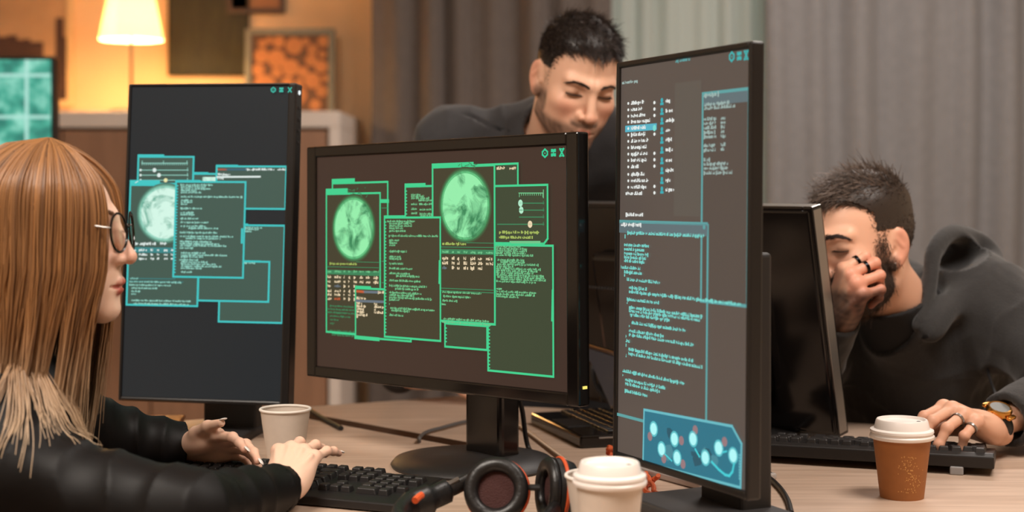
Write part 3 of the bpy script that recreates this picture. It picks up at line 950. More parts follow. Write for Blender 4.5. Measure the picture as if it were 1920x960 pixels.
# ---------------------------------------------------------------- middle landscape monitor
GRN = em('green_line', (64, 208, 142)); GRT = em('green_text', (112, 196, 138)); PCH = em('warm_white_text', (236, 214, 176)); FILL_M = em('olive_window', (66, 62, 44)); FILL_M2 = em('olive_window_green', (60, 70, 50))
REDM = em('orange_red_text', (196, 92, 54)); GRD = em('dim_green_line', (58, 130, 88)); BLM = em('grey_blue_text', (104, 116, 126)); YLG = em('lime_text', (168, 190, 96)); GRW = em('pale_green_knob', (176, 232, 200))
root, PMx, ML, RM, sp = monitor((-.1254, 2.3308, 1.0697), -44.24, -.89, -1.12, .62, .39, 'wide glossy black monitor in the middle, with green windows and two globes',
        (.02, .07), None, (M_gloss,), (63, 46, 38), (.024, .024, .019, .019), .024)  # room glare on this screen is put into its brown emission colour
MB().box((.012, .032, .075 + .02), (.082, .046, .19), .008, 3).build('stand', M_gloss, root)
b = MB(); b.lathe([(0, 0), (.128, 0), (.130, .004), (.124, .011), (.085, .017), (.0, .02)], 64); b.build('base', M_blk, root)
MB().box((.31 + .0006, .008, -.168), (.002, .008, .004)).build('power_light', M_led_y, root, ML)
S = Screen(PMx, .62, .39, (.024, .024), 33)
w = S.win((624, 344), (728, 632), GRN, FILL_M, tab=(624, 666, .0075))
S.bar((715, 377), (728, 377), .006, GRN); S.bar((717, 390), (727, 390), .0014, GRD)
for y in (490, 530): S.bar((717, y), (727, y), .0014, GRD)
S.dot(723, 514, .003, PCH)
w = S.win((613, 364), (714, 630), GRN, FILL_M, tab=(613, 653, .009))
for k in range(26):   # faint figure lines above the first globe
    a = S.r.uniform(655, 690); y = S.r.uniform(352, 384); S.bar((a, y), (a + S.r.uniform(-7, 7), y + S.r.uniform(-5, 5)), .0012, GRD)
GM = [em('green_rim_a', (66, 78, 52)), em('green_rim_b', (62, 104, 66)), em('green_rim_c', (68, 140, 88)), globe_mat('green_globe_edge', (92, 190, 124), (46, 118, 76), 22), globe_mat('green_globe_lands', (146, 236, 170), (46, 132, 84), 22)]
S.globe(664, 428, .0535, .0535, GM)
S.rows([(620, 494, 52)], .0038, YLG); S.bar((670, 491), (712, 492), .0012, GRD); S.bar((615, 500), (712, 502), .0012, GRD)
a = S.loc(615, 515); c = S.loc(714, 505); S.rect(a[0], a[1] + .001, c[0], a[1] + .0085, GRD); S.layer += 1
for j, y in enumerate((509, 519, 527.5, 536, 545, 552, 560)):
    for i, (x, l) in enumerate(((616, 8), (629, 13), (646, 4), (655, 4), (665, 7), (676, 8), (688, 9), (702, 11))):
        if j > 2 and i > 4: continue
        if j == 0: S.rows([(x, y, l)], .0036, GRT)
        else: S.rows([(x, y + i * .25, l)], .0046, BLM if (j == 3 and i == 1) else REDM if (j == 6 and i == 1) else PCH)
S.rows([(620, 573, 46), (616, 579, 50), (614, 585, 54), (620, 592, 40), (621, 599, 16), (621, 606, 8), (620, 619, 48), (624, 627, 44)], .0032, GRD)
w = S.win((762, 350), (832, 420), GRN, FILL_M, tab=(762, 800, .005), ticks=True)
S.rows([(773, 365, 18), (773, 368.5, 26), (773, 372, 36), (787, 376, 30), (773, 383, 12), (788, 383, 30), (773, 392, 12), (789, 393, 30), (773, 400, 12), (789, 401, 30), (790, 405, 30)], .0034, GRT, w[2])
w = S.win((669, 540), (773, 640), GRN, FILL_M, tab=(669, 698, .004), tabmat=GRN)
S.bar((672, 546), (684, 547), .004, REDM); S.bar((684, 547), (712, 548), .004, BLM); S.rows([(711, 548, 15)], .0045, PCH)
S.rows([(671, 559, 19)], .0045, PCH); S.bar((670, 564), (726, 566), .004, BLM)
for y, l1, x2, l2 in ((568, 12, 704, 6), (573.5, 19, 704, 22), (578.5, 14, 704, 6), (584, 16, 704, 23), (589.5, 22, 0, 0), (594, 4, 0, 0)):
    S.rows([(671, y, l1)], .0042, PCH)
    if l2: S.rows([(x2, y + 1.5, l2)], .0042, PCH)
S.bar((669, 632), (712, 636), .006, GRN)
w = S.win((860, 311), (974, 412), GRN, FILL_M2)
S.rows([(934, 316, 18), (958, 316, 15)], .0048, PCH); S.dot(935.5, 357, .0042, PCH); S.dot(935.5, 369.5, .0042, PCH)
w = S.win((930, 349), (1030, 457), GRN, FILL_M2, chamfer=.0075)
S.bar((976, 362), (1022, 362), .0014, GRT)
for i in range(12): S.bar((977 + i * 4, 362), (977 + i * 4, 369 if i in (0, 11) else 366), .0012, GRT)
S.bar((1022, 356), (1022, 371), .0014, GRT)
for y, x in ((381, 979), (394, 980.5), (407, None), (420.5, 997)):
    S.bar((977 if y < 410 else 936, y), (1023, y), .0016, GRD); S.bar((1022, y - 4), (1022, y + 2), .0012, GRD)
    if x: S.dot(x, y, .0046, GRW if y < 400 else PCH, sq=1.15)
S.rows([(939, 435.5, 76), (939, 445, 64)], .0042, YLG); S.bar((960, 454), (1015, 454), .0036, GRT)
w = S.win((918, 459), (1041, 706), GRN, FILL_M2, tab=(918, 961, .004), ticks=True)
S.rows([(933, 462, 50), (933, 466, 60), (933, 470, 60), (933, 474, 58), (933, 478, 72), (936, 487, 52), (942, 491, 48), (936, 495, 78), (934, 499, 34), (934, 503, 84), (934, 507, 78), (934, 511, 70), (934, 515, 90), (936, 519, 90), (942, 523, 86), (934, 527, 76), (934, 541, 12), (934, 546, 76), (934, 551, 74), (934, 555, 14), (948, 556, 30)], .0034, GRT)
S.bar((1040, 545), (1039, 600), .0042, GRN)
w = S.win((838, 606), (917, 656), GRN, FILL_M2, ticks=True)
w = S.win((815, 314), (932, 608), GRN, FILL_M, tab=(815, 892, .006), bw=.0036)
for k in range(26):
    a = S.r.uniform(858, 895); y = S.r.uniform(308, 335); S.bar((a, y), (a + S.r.uniform(-8, 8), y + S.r.uniform(-5, 5)), .0012, GRD)
S.globe(876, 385, .0555, .0555, GM)
S.rows([(834, 457, 48)], .0044, YLG); S.bar((880, 455), (930, 456), .0012, GRD); S.bar((832, 463), (930, 464), .0014, GRD)
a = S.loc(832, 477); c = S.loc(931, 467); S.rect(a[0], a[1] + .001, c[0], a[1] + .0085, GRD); S.layer += 1
for j, y in enumerate((472, 484, 493, 502)):
    for i, (x, l) in enumerate(((834, 13), (852, 6), (862, 6), (874, 9), (887, 11), (901, 10), (916, 14))):
        if j == 3 and i > 5: continue
        S.rows([(x, y + i * .25, l)], .0038 if j == 0 else .005, GRT if j == 0 else BLM if (j == 3 and i == 0) else PCH)
S.bar((832, 540), (931, 544), .0014, GRD); S.bar((832, 545), (931, 549), .0014, GRD)
S.rows([(834, 547, 74), (836, 555, 52), (834, 563, 30), (833, 570, 8), (836, 597, 88), (834, 603, 92)], .0034, GRT)
w = S.win((726, 408), (831, 639), GRN, FILL_M, tab=(726, 765, .0035), ticks=True)
M_rows = [(731, 415, 54), (735, 419, 43), (735, 423.5, 45), (735, 428, 26), (735, 433, 32), (734, 442, 94), (735, 450.5, 20), (735, 455, 16), (735, 459.5, 12), (735, 471, 34), (735, 480.5, 22), (735, 485, 23), (735, 494, 28), (735, 503, 44), (735, 512, 40), (748, 517, 44), (735, 525.5, 60), (735, 535, 72), (746, 541, 46), (735, 548, 62), (735, 552.5, 48), (735, 557, 82), (735, 561.5, 20), (735, 570, 3), (737, 577, 84), (739, 581.5, 36), (735, 590, 28)]
S.rows(M_rows, .0036, GRT, w[2] - .003)
S.bar((829.5, 490), (829, 530), .004, GRN)
S.icons([(1027, 287.5), (1043, 286.5), (1058.5, 286)], .0115, em('green_icon', (46, 204, 150)))
S.done('screen_image', sp, None)

# ---------------------------------------------------------------- right portrait monitor
TLR = em('soft_teal_line', (92, 160, 160)); TTR = em('aqua_text', (120, 216, 206)); WTR = em('soft_white_text', (232, 236, 232)); GTR = em('grey_text', (158, 182, 176)); HDR = em('slate_title_bar', (96, 112, 116)); HIL = em('cyan_highlight', (86, 178, 198))
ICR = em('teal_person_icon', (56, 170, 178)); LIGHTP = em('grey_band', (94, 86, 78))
MAP = em('map_blue', (44, 116, 136)); MAP2 = em('map_blue_light', (72, 136, 150)); MAPB = em('map_edge', (104, 186, 196)); CYD = em('cyan_city', (176, 248, 248)); CYD2 = em('cyan_halo', (92, 192, 200)); RDD = em('dusky_red_dot', (150, 120, 124)); CRV = em('cyan_route', (70, 206, 214)); MAPD = em('map_dark', (40, 88, 104))
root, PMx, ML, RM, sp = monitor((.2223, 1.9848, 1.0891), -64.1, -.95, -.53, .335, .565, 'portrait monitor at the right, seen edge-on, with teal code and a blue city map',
        (0, .05), None, (M_bezel,), (90, 79, 72), (.009, .009, .009, .011), .02)  # haze over the screen is mixed into this grey-brown emission colour
MB().box((0, .04, (1.105 - DZ) / 2 + .004), (.1, .05, 1.105 - DZ - .008), .006, 3).build('stand', M_blk, root)
MB().box((0, .0, .008), (.215, .15, .016), .006, 3).build('base', M_dkgrey, root)
S = Screen(PMx, .335, .565, (.009, .009), 55)
def rect_px(p, q, mat):
    a, c = S.loc(*p), S.loc(*q); S.rect(a[0], a[1], c[0], c[1], mat)
S.rows([(1267, 115, 28)], .0046, TLR); S.rows([(1167, 156, 30)], .0044, GTR)
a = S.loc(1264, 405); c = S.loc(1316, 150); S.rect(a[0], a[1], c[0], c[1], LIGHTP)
S.layer += 1
a = S.loc(1173, 248); c = S.loc(1173, 236); S.rect(a[0], a[1], S.loc(1232, 240)[0], c[1], HIL); S.layer += 1
ys = (194, 206, 218, 229, 241, 253, 265, 277, 289, 301, 313, 327, 339, 351, 363); ls = (30, 26, 36, 44, 36, 34, 42, 36, 40, 36, 20, 34, 40, 36, 38)
for i, (y, l) in enumerate(zip(ys, ls)):
    if i < 14: S.dot(1179, y, .0026, WTR, 8, .8)
    S.rows([(1184 if i < 14 else 1174, y, l * .82)], .0052, WTR)
    if i in (0, 1, 2, 5, 8, 9, 10, 13, 14): S.dot(1228, y - 1.5, .0030, WTR, 8, .8)
    if i == 4: S.dot(1228, y - 1, .0044, TTR)
for i, (y, l) in enumerate(zip((191, 209.5, 227.5, 245.5, 263.5, 282, 302, 320.5, 339, 357), (10, 14, 17, 9, 14, 15, 13, 16, 10, 18))):
    S.dot(1242, y - 3, .0032, ICR); a = S.loc(1242, y + 3); S.rect(a[0] - .0042, a[1] - .0022, a[0] + .0042, a[1] + .0012, ICR)
    S.rows([(1249, y - 1, l)], .0050, WTR)
S.rows([(1174, 402.5, 33)], .0050, WTR)
w = S.win((1319, 176), (1402, 574), TLR, em('window_brown', (86, 75, 68)), bw=.0042)
S.rect(w[0] + .002, w[1] - .016, w[2] - .002, w[1] - .002, HDR)
S.layer += 1
S.rows([(1321, 179, 30)], .0058, GTR)
for y, l in ((197, 50), (204, 60)): S.rows([(1322, y, l)], .0046, GTR)
for y in (224, 232, 240.5, 249, 257.5, 273.5, 282): S.rows([(1321, y, 24), (1353, y - 2, 9)], .0046, GTR)
for y, l in ((300, 14), (308, 48), (316, 50), (324.5, 56)): S.rows([(1321, y, l)], .0046, GTR)
S.layer += 1
(u0, v1), (u1, _), (_, v0) = S.loc(1163, 415), S.loc(1329, 418), S.loc(1157, 776)
h = .0021
S.rect(u0, v1 - .016, u1, v1, HDR)
S.rect(u0, v1 - h, u1, v1 + h, TLR); S.rect(u0 - h, v0 - h, u1 + h, v0 + h, TLR); S.rect(u1 - h, v0, u1 + h, v1, TLR)
S.layer += 1
S.rows([(1166, 421, 40)], .0050, WTR); S.dot(1322, 426, .003, TLR)
C_rows = [(1178, 436.5, 146), (1173, 443, 4), (1172, 459, 47), (1172, 467, 41), (1172, 475, 46), (1172, 482, 42), (1172, 489, 39), (1166, 501, 37), (1172, 510, 34), (1172, 516, 3), (1177, 524, 63), (1177, 531, 2), (1181, 539, 35), (1181, 547, 212), (1177, 553, 2), (1177, 561, 62), (1177, 567, 2),
          (1181, 576, 140), (1181, 582.5, 134), (1183, 590, 76), (1181, 597, 2), (1186, 605, 105), (1181, 611, 2), (1181, 620, 66), (1181, 627.5, 124), (1175, 631, 2), (1175, 639, 9), (1175, 646, 2), (1180, 655, 124), (1180, 663, 140), (1175, 667, 2), (1170, 681, 2), (1169, 695, 120), (1169, 703, 2), (1174, 711.5, 76), (1174, 719.5, 66), (1173, 732.5, 46)]
S.rows(C_rows, .0047, TTR)
S.layer += 1
mp_ = [S.loc(*p) for p in ((1210, 768), (1375, 799), (1393, 832), (1391, 914), (1208, 866))]
S.poly(mp_[::-1], MAP); S.layer += 1
for k in range(30):
    px, py = S.r.uniform(1222, 1376), S.r.uniform(785, 880)
    if py > 845 + (px - 1208) * .2 or py < 792 + (px - 1210) * .25 or px > 1362: continue
    n = S.r.randint(5, 8); u, v = S.loc(px, py); rr = S.r.uniform(.006, .017)
    S.poly([(u + rr * S.r.uniform(.5, 1.1) * math.cos(2 * PI * i / n), v + rr * S.r.uniform(.4, .9) * math.sin(2 * PI * i / n)) for i in range(n)], MAP2 if k % 3 else MAPD); S.layer += .2
S.layer = int(S.layer) + 1
S.line(mp_, .0034, MAPB, True)
route = [S.loc(1337, 866), S.loc(1350, 880), S.loc(1362, 890), S.loc(1370, 892), S.loc(1376, 884), S.loc(1379, 868)]
S.line(route, .0034, CRV); S.bar((1306, 842), (1314, 856), .003, CRV); S.bar((1250, 852), (1262, 864), .0022, CRV); S.bar((1357, 848), (1365, 846), .0022, CRV)
for i in range(9): S.dot(1389, 853 + i * 5.5, .0016, MAPB, 6)
for px, py in ((1221, 818), (1280, 826), (1306, 806), (1247, 860), (1283, 870), (1361, 828)): S.dot(px, py, .0062, RDD)
for px, py in ((1228, 804), (1267, 823), (1243, 842), (1272, 858), (1302, 823), (1325, 858), (1350, 840), (1377, 854)):
    S.dot(px, py, .0108, CYD2); S.layer += 1; S.dot(px, py, .0082, CYD); S.layer -= 1
S.layer += 2
S.icons([(1375, 106.5), (1389, 105), (1402, 103.5)], .0115, em('cyan_icon', (58, 176, 176)))
S.done('screen_image', sp, None)
# ================================================================ the man's monitor, seen from behind
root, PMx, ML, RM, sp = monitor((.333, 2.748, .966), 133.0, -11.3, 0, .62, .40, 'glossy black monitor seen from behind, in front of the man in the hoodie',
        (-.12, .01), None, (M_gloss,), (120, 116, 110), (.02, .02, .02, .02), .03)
b = MB(); b.box((0, .052, .10), (.08, .04, .19), .006, 3); b.build('stand', M_blk, root)
MB().prism([(-.1, -.09), (.1, -.09), (.1, .05), (-.1, .05)], 0, .014, .005).build('base', M_blk, root)
M_silver = pm('silver_trim', (150, 146, 142), .3, .85)
b = MB(); b.box((-.3092, .012, 0), (.003, .022, .388), .001); b.box((0, .012, .1995), (.61, .02, .002), .0005); b.build('edge_trim', M_silver, root, ML)
b = MB()
for i in range(26): b.box((.03 + i * .008, .0595, .045), (.004, .003, .004))
b.build('vent_row', M_dkgrey, root, ML)
M_conn = pm('blue_connector_plastic', (60, 84, 100), .4)
b = MB()
p0 = at(1122, 672, 2.90); b.tube(spline([p0, at(1112, 690, 2.89), at(1116, 722, 2.89), at(1135, 745, 2.89), at(1150, 752, 2.89)], 8), .0055, 10)
b.tube(spline([at(1128, 668, 2.91), at(1132, 690, 2.9), at(1124, 715, 2.9), at(1130, 752, 2.9)], 8), .004, 10)
b.build('cable', M_blk, root, RM.inverted())
b = MB(); b.tube([at(1106, 671, 2.9), at(1127, 671, 2.91)], .006, 10); b.build('connector', M_conn, root, RM.inverted())

# ================================================================ keyboards
M_key = pm('black_keycap', (38, 36, 36), .42, bump=.05, bscale=300)
M_keytop = pm('worn_keycap', (30, 29, 30), .38)
M_kbody = pm('keyboard_black', (22, 20, 20), .45)
M_rub = pm('grey_rubber_foot', (150, 148, 148), .6)
def keycap(w, d, h):
    b = MB(); b.box((0, 0, h / 2), (w, d, h), .0016, 2, taper=.80, smooth=False); return b
def keyboard(cx, cy, yaw, label, L=.44, D=.148, back=.028, front=.016, rows=True, foot=False, pitch=.0188, ncol=22):
    r = empty('keyboard', (cx, cy, DZ), (0, 0, math.radians(yaw)), label=label, cat='keyboard', group='keyboards on the desk')
    # wedge body: local +y is the back edge (raised)
    b = MB(); sl = math.atan((back - front) / D)
    prof = [(-D / 2, .002), (-D / 2, front), (-D / 2 + .01, front + .001), (D / 2 - .01, back + .001), (D / 2, back - .004), (D / 2, .004 + (.008 if foot else 0))]
    bm = bmesh.new()
    vs = [bm.verts.new((-L / 2, y, z)) for y, z in prof]
    f = bm.faces.new(vs); g = bmesh.ops.extrude_face_region(bm, geom=[f])
    for q in g['geom']:
        if isinstance(q, bmesh.types.BMVert): q.co.x = L / 2
    bmesh.ops.recalc_face_normals(bm, faces=bm.faces[:])
    bmesh.ops.bevel(bm, geom=bm.edges[:], offset=.002, segments=2, profile=.5, affect='EDGES')
    b.bm(bm); b.build('body', M_kbody, r)
    kp = keycap(pitch * .88, pitch * .86, .0085)
    widths = [[1] * 1 + [0] + [1] * 4 + [0.5] + [1] * 4 + [.5] + [1] * 4, [1] * 13 + [2], [1.5] + [1] * 12 + [1.5], [1.75] + [1] * 11 + [2.25], [2.25] + [1] * 10 + [2.75], [1.25] * 3 + [6.25] + [1.25] * 4]
    cache = {}
    x_start = -L / 2 + .012
    u = (L - .024) / 22.6
    def put(x, row, w, dd=1):
        yk = D / 2 - .017 - row * u * 1.04 - (u * .25 if row else 0) - (u * .52 if dd == 2 else 0)
        zk = front + (back - front) * (yk + D / 2) / D - .0005
        k = (round(w, 2), dd)
        if k not in cache:
            o = keycap(w * u - .0022, dd * u * 1.0 - .0022, .0092).build('key', M_key, r); cache[k] = o
        else:
            o = cache[k].copy(); COL.objects.link(o); o.parent = r
        o.location = (x + w * u / 2, yk, zk); o.rotation_euler = (sl, 0, 0)
    for j, row in enumerate(widths):
        x = x_start
        for i, w in enumerate(row):
            if j == 0 and w in (0, .5): x += u * (.9 if w == 0 else .5); continue
            put(x, j, w); x += w * u
    xn = x_start + 15.3 * u
    for j in (0, 1, 2, 5):
        for i in range(3): put(xn + i * u, j, 1)
    put(xn + u, 4, 1)
    xn += 3.3 * u
    for j in (1, 2, 3, 4):
        for i in range(4):
            if i == 3 and j in (3,): continue
            put(xn + i * u, j, 1)
    put(xn, 5, 2); put(xn + 2 * u, 5, 1)
    if foot:
        for s in (-1, 1):
            MB().box((s * (L / 2 - .055), D / 2 - .004, .0065), (.02, .012, .013), .002).build('foot', M_rub, r)
    return r
keyboard(-.324, 2.168, -22.5, 'black keyboard under the woman\'s hands, in front of the middle monitor', L=.43, D=.155, back=.023, front=.014)
keyboard(.548, 2.408, 161, 'black keyboard seen from its raised back edge, under the hoodie man\'s hand', L=.44, D=.14, back=.034, front=.02, foot=True)

# ================================================================ laptop behind the right monitor
lw, ld = .27, .165
laptop = empty('laptop', (.115, 2.51, DZ), rot_from((Vector((-.3, .954, 0)).normalized(), Vector((-.954, -.3, 0)).normalized(), Vector((0, 0, 1)))), label='open black laptop turned sideways, between the middle and right monitors', cat='laptop')
# local x = width (away from viewer), local y = -depth (hinge at y = -ld)
b = MB(); b.box((lw / 2, -ld / 2, .011), (lw, ld, .022), .005, 3); b.build('base', M_gloss, laptop)
MB().box((-.0006, -ld / 2 - .01, .017), (.003, .12, .003), .001).build('edge_trim', M_silver, laptop)
k0 = None
for j in range(5):
    for i in range(13):
        if k0 is None: k0 = MB().box((0, 0, .0015), (.0165, .0155, .004), .001, 1).build('key', M_keytop, laptop); o = k0
        else: o = k0.copy(); COL.objects.link(o); o.parent = laptop
        o.location = (.026 + i * .0188, -.064 - j * .0185, .0222)
MB().box((lw / 2, -.033, .0224), (.085, .045, .0012), .0004).build('touchpad', M_blk, laptop)
LM = Matrix.Translation((0, -ld + .004, .02)) @ Matrix.Rotation(math.radians(-25), 4, 'X')
b = MB(); b.box((lw / 2, -.004, .070), (lw, .009, .14), .003); lid = b.build('lid', M_gloss, laptop, LM)
MB().box((lw / 2, .0012, .072), (lw - .02, .002, .12)).build('screen_panel', em('dim_laptop_glow', (30, 32, 36)), lid)

# ================================================================ cups
M_paper = pm('beige_paper_cup', (205, 190, 176), .7, noise=.03, nscale=60)
M_paper_in = pm('white_paper_lining', (232, 222, 212), .6)
M_kraft = pm('brown_kraft_cup', (158, 98, 48), .65, noise=.07, nscale=50)
M_lid = pm('white_plastic_lid', (238, 230, 224), .35)
M_speck = pm('pale_print_specks', (206, 150, 84), .6)
def cup(loc, h, rt, rb, label, outer, lid=False, rim_mat=None, scale_l=1.0):
    r = empty('paper_cup', loc, label=label, cat='cup', group='paper cups on the desk')
    t = .0007
    b = MB(); b.lathe([(0, .006), (rb - .001, .006), (rb - .001, 0), (rb, 0), (rt, h - .002), (rt - t, h - .002), (rb - t, .0075), (0, .0075)], 64)
    b.build('body', outer, r)
    ring = [(rt + .0022 * math.cos(a) , h - .001 + .0022 * math.sin(a)) for a in [2 * PI * i / 10 for i in range(10)]]
    MB().lathe(ring[::-1], 64, closed=True).build('rolled_rim', M_paper_in, r)
    if lid:
        R = rt + .0035
        prof = [(rt - .003, h - .004), (R, h - .004), (R + .0012, h - .002), (R + .0012, h + .0005), (R - .0008, h + .0025), (R - .0008, h + .0042), (R + .0006, h + .0056), (R + .0002, h + .0085), (R - .003, h + .0100), (R - .0052, h + .0105), (R - .0078, h + .0215), (R - .0092, h + .0232), (R - .0112, h + .0232), (R - .0135, h + .0195), (0, h + .0195)]
        lo = MB().lathe(prof, 64).build('lid', M_lid, r)
        MB().ball((R - .020, .0, h + .0196), (.0032, .0022, .0006)).build('sip_hole', M_blk, lo)
    return r
c = at(535, 766, 2.4)
cup((c.x, c.y, DZ), c.z - DZ, .0398, .0285, 'open beige paper cup beside the woman\'s keyboard, in front of the left monitor', M_paper)
c = at(1691, 820, 2.13)
k = cup((c.x, 2.13, DZ), .088, .0405, .0305, 'brown paper cup with a white lid, in front of the man\'s keyboard', M_kraft, lid=True)
b = MB(); rr = random.Random(5)
for _ in range(110):
    t = rr.random(); a = -PI / 2 + .12 * math.sin(t * 5) + rr.gauss(0, .22) + .1; z = .012 + .052 * t
    rad = .0305 + (.0405 - .0305) * z / .086 + .00025
    p = Vector((rad * math.cos(a), rad * math.sin(a), z)); tx = Vector((-math.sin(a), math.cos(a), 0)); q = rr.uniform(.0004, .0008)
    b.add([p - tx * q - Vector((0, 0, q)), p + tx * q - Vector((0, 0, q)), p + tx * q + Vector((0, 0, q)), p - tx * q + Vector((0, 0, q))], [(0, 1, 2, 3)], False)
b.build('print_specks', M_speck, k)
c = at(1125, 890, 1.865)
cup((c.x, c.y, DZ), c.z - DZ, .0425, .030, 'open cream paper cup directly behind the front white-lidded cup', M_paper)
c = at(1143, 905, 1.768)
cup((c.x, c.y, DZ), c.z - DZ + .002, .0395, .030, 'cream paper cup with a white lid, nearest the viewer at the bottom edge', M_paper, lid=True)

# ================================================================ headset
M_pad = pm('black_leather_pad', (24, 22, 22), .38, bump=.15, bscale=160)
M_redmesh = pm('dark_red_ear_mesh', (62, 26, 22), .8, bump=.5, bscale=500)
M_orange = pm('orange_accent', (214, 88, 44), .45)
hs = empty('headset', (-.02, 2.0, DZ), label='black gaming headset with dark red ear mesh lying on the desk', cat='headset')
HI = Matrix.Translation((-.02, 2.0, DZ)).inverted()
def earcup(center, axis, up, r_, sq, name='ear_cup'):
    z = Vector(axis).normalized(); x = Vector(up) - z * Vector(up).dot(z); x.normalize(); y = z.cross(x)
    M = HI @ Matrix.Translation(center) @ Matrix((x, y, z)).transposed().to_4x4() @ Matrix.Diagonal((1.0, sq, 1, 1))
    sh = MB().lathe([(0, -.034), (r_ * .55, -.033), (r_ * .85, -.026), (r_ * .97, -.012), (r_ * .97, .0), (0, .0)], 48, M=M).build(name, M_blk, hs)
    n = 14; tr_ = .0095
    ring = [((r_ - tr_) + tr_ * math.cos(a), .006 + tr_ * .85 * math.sin(a)) for a in [2 * PI * i / n for i in range(n)]]
    MB().lathe(ring[::-1], 48, M=M, closed=True).build('cushion', M_pad, sh)
    MB().lathe([(0, .004), (r_ - tr_ * 1.4, .003), (r_ - tr_ * 1.4, -.001), (0, -.001)], 40, M=M).build('ear_mesh', M_redmesh, sh)
    rg = [((r_ * .985) + .002 * math.cos(a), -.009 + .0025 * math.sin(a)) for a in [2 * PI * i / 8 for i in range(8)]]
    MB().lathe(rg[::-1], 48, M=M, closed=True).build('accent_ring', M_orange, sh)
    return sh
ca = at(931, 925, 1.95); ca.z = DZ + .0465
cb = at(1036, 925, 1.96); cb.z = DZ + .0455
earcup(ca, (-.12, -.93, .33), (.1, .3, 1), .0425, 1.0)
earcup(cb, (-.93, -.28, .08), (0, 0, 1), .0425, .95)
bandp = [at(880, 900, 1.965), at(845, 918, 1.955), at(800, 938, 1.93), at(768, 952, 1.91), at(752, 985, 1.86), at(800, 1025, 1.80), at(900, 1045, 1.78), at(1000, 1030, 1.82), at(1040, 985, 1.93), cb + Vector((.025, -.01, -.01))]
bandp = [Vector((p.x, p.y, max(p.z, DZ + .0235))) for p in bandp]
sp_ = spline(bandp, 8)
n = len(sp_)
rad = [.010 if (i < 9 or i > n - 9) else .020 if 14 < i < n - 14 else .016 for i in range(n)]
MB().tube([HI @ p for p in sp_], rad, 14, flat=.62, up=(0, 0, 1)).build('headband', M_pad, hs)
MB().tube([HI @ (p + Vector((-.002, -.004, .0085))) for p in sp_[4:13]], .0035, 8).build('slider', M_silver, hs)
q = sp_[24]
MB().tube([HI @ (sp_[i] + Vector((.012, -.012, .016))) for i in (22, 23, 24, 25, 26)], .0045, 8).build('accent_stripe', M_orange, hs)
MB().ball(HI @ (at(906, 873, 1.96)), (.008, .006, .004)).build('knob', M_silver, hs)
MB().tube([HI @ at(985, 914, 1.955), HI @ at(1012, 914, 1.955)], .0042, 8).build('joint', M_blk, hs)

# ================================================================ small things and cables
M_wood = pm('orange_wood', (196, 124, 56), .5, noise=.15, nscale=8, stretch=(2, 12, 2))
bx = empty('wooden_box', (-.655, 2.6, DZ), (0, 0, math.radians(4)), label='low orange wooden box beside the left monitor\'s stand', cat='box')
MB().box((0, 0, .013), (.15, .12, .026), .003).build('body', M_wood, bx)
MB().box((0, 0, .0295), (.154, .124, .007), .0025).build('lid', M_wood, bx)
M_slab = pm('pale_silver_aluminium', (186, 180, 176), .4, .3)
sl = empty('tablet', (.2736, 2.17, DZ), (0, 0, math.atan2(.533, .846)), label='thin pale silver tablet lying behind the right monitor\'s stand', cat='tablet')
MB().box((.075, .08, .0055), (.15, .16, .011), .004, 3).build('body', M_slab, sl)
MB().box((.075, .08, .0112), (.138, .148, .001)).build('screen', M_gloss, sl)
def cable(pts, r_, mat, label, name='cable', cat='cable', n=9, dz=0):
    P = spline(pts, 8)
    o = Vector(P[0]); o.z = DZ
    ob = MB().tube([p - o for p in P], r_, n).build(name, mat)
    ob.location = o
    return tag(ob, label, cat, 'cables on the desks' if cat == 'cable' else None)
zc = DZ + .0045
M_cab = pm('black_cable_rubber', (24, 22, 22), .5); M_cabg = pm('grey_cable_rubber', (92, 88, 86), .5)
cable([on_desk(578, 766, zc), on_desk(592, 776, zc), on_desk(612, 788, zc), on_desk(632, 798, zc), on_desk(640, 803, zc)], .0045, M_cab, 'short black cable running from the beige cup to the desk gap')
cable([on_desk(786, 829, zc - .002), on_desk(787, 820, zc + .006), on_desk(800, 810, zc + .001), on_desk(832, 801, zc + .001), on_desk(866, 792, zc + .001), on_desk(900, 786, zc + .001)], .0032, M_cabg, 'thin grey cable on the far desk, left of the middle monitor\'s stand')
cable([on_desk(1415, 880, zc), on_desk(1438, 893, zc), on_desk(1460, 912, zc), on_desk(1476, 935, zc), on_desk(1484, 962, zc)], .0038, M_cab, 'black cable curving right of the right monitor\'s stand')
cable([at(974, 748, 2.45), at(980, 775, 2.47), at(985, 815, 2.49), at(992, 842, 2.49), on_desk(1004, 853, zc - .004)], .0042, M_cab, 'black cable hanging beside the middle monitor\'s stand')
zo = DZ + .0045
M_cord = pm('orange_cord', (206, 92, 44), .6, bump=.3, bscale=400)
cp = [(1128, 876, 0), (1141, 858, .0), (1147, 842, .012), (1142, 840, .016), (1142, 850, .006), (1152, 861, 0), (1164, 872, .004), (1184, 880, 0), (1207, 884, 0), (1219, 904, .008), (1232, 931, 0), (1223, 929, 0), (1209, 917, 0), (1220, 905, .0), (1234, 892, .012)]
P = [on_desk(a, c_, zo + d) for a, c_, d in cp]
P = spline(P, 10); tw = []
for k, p in enumerate(P): tw.append(p + Vector((.0015 * math.sin(k * 1.1), .0015 * math.cos(k * 1.1), .001 * math.sin(k * .9 + 1))))
cable(tw, .0036, M_cord, 'tangled orange cord on the desk behind the white-lidded cup', 'cord', 'cord', 8)
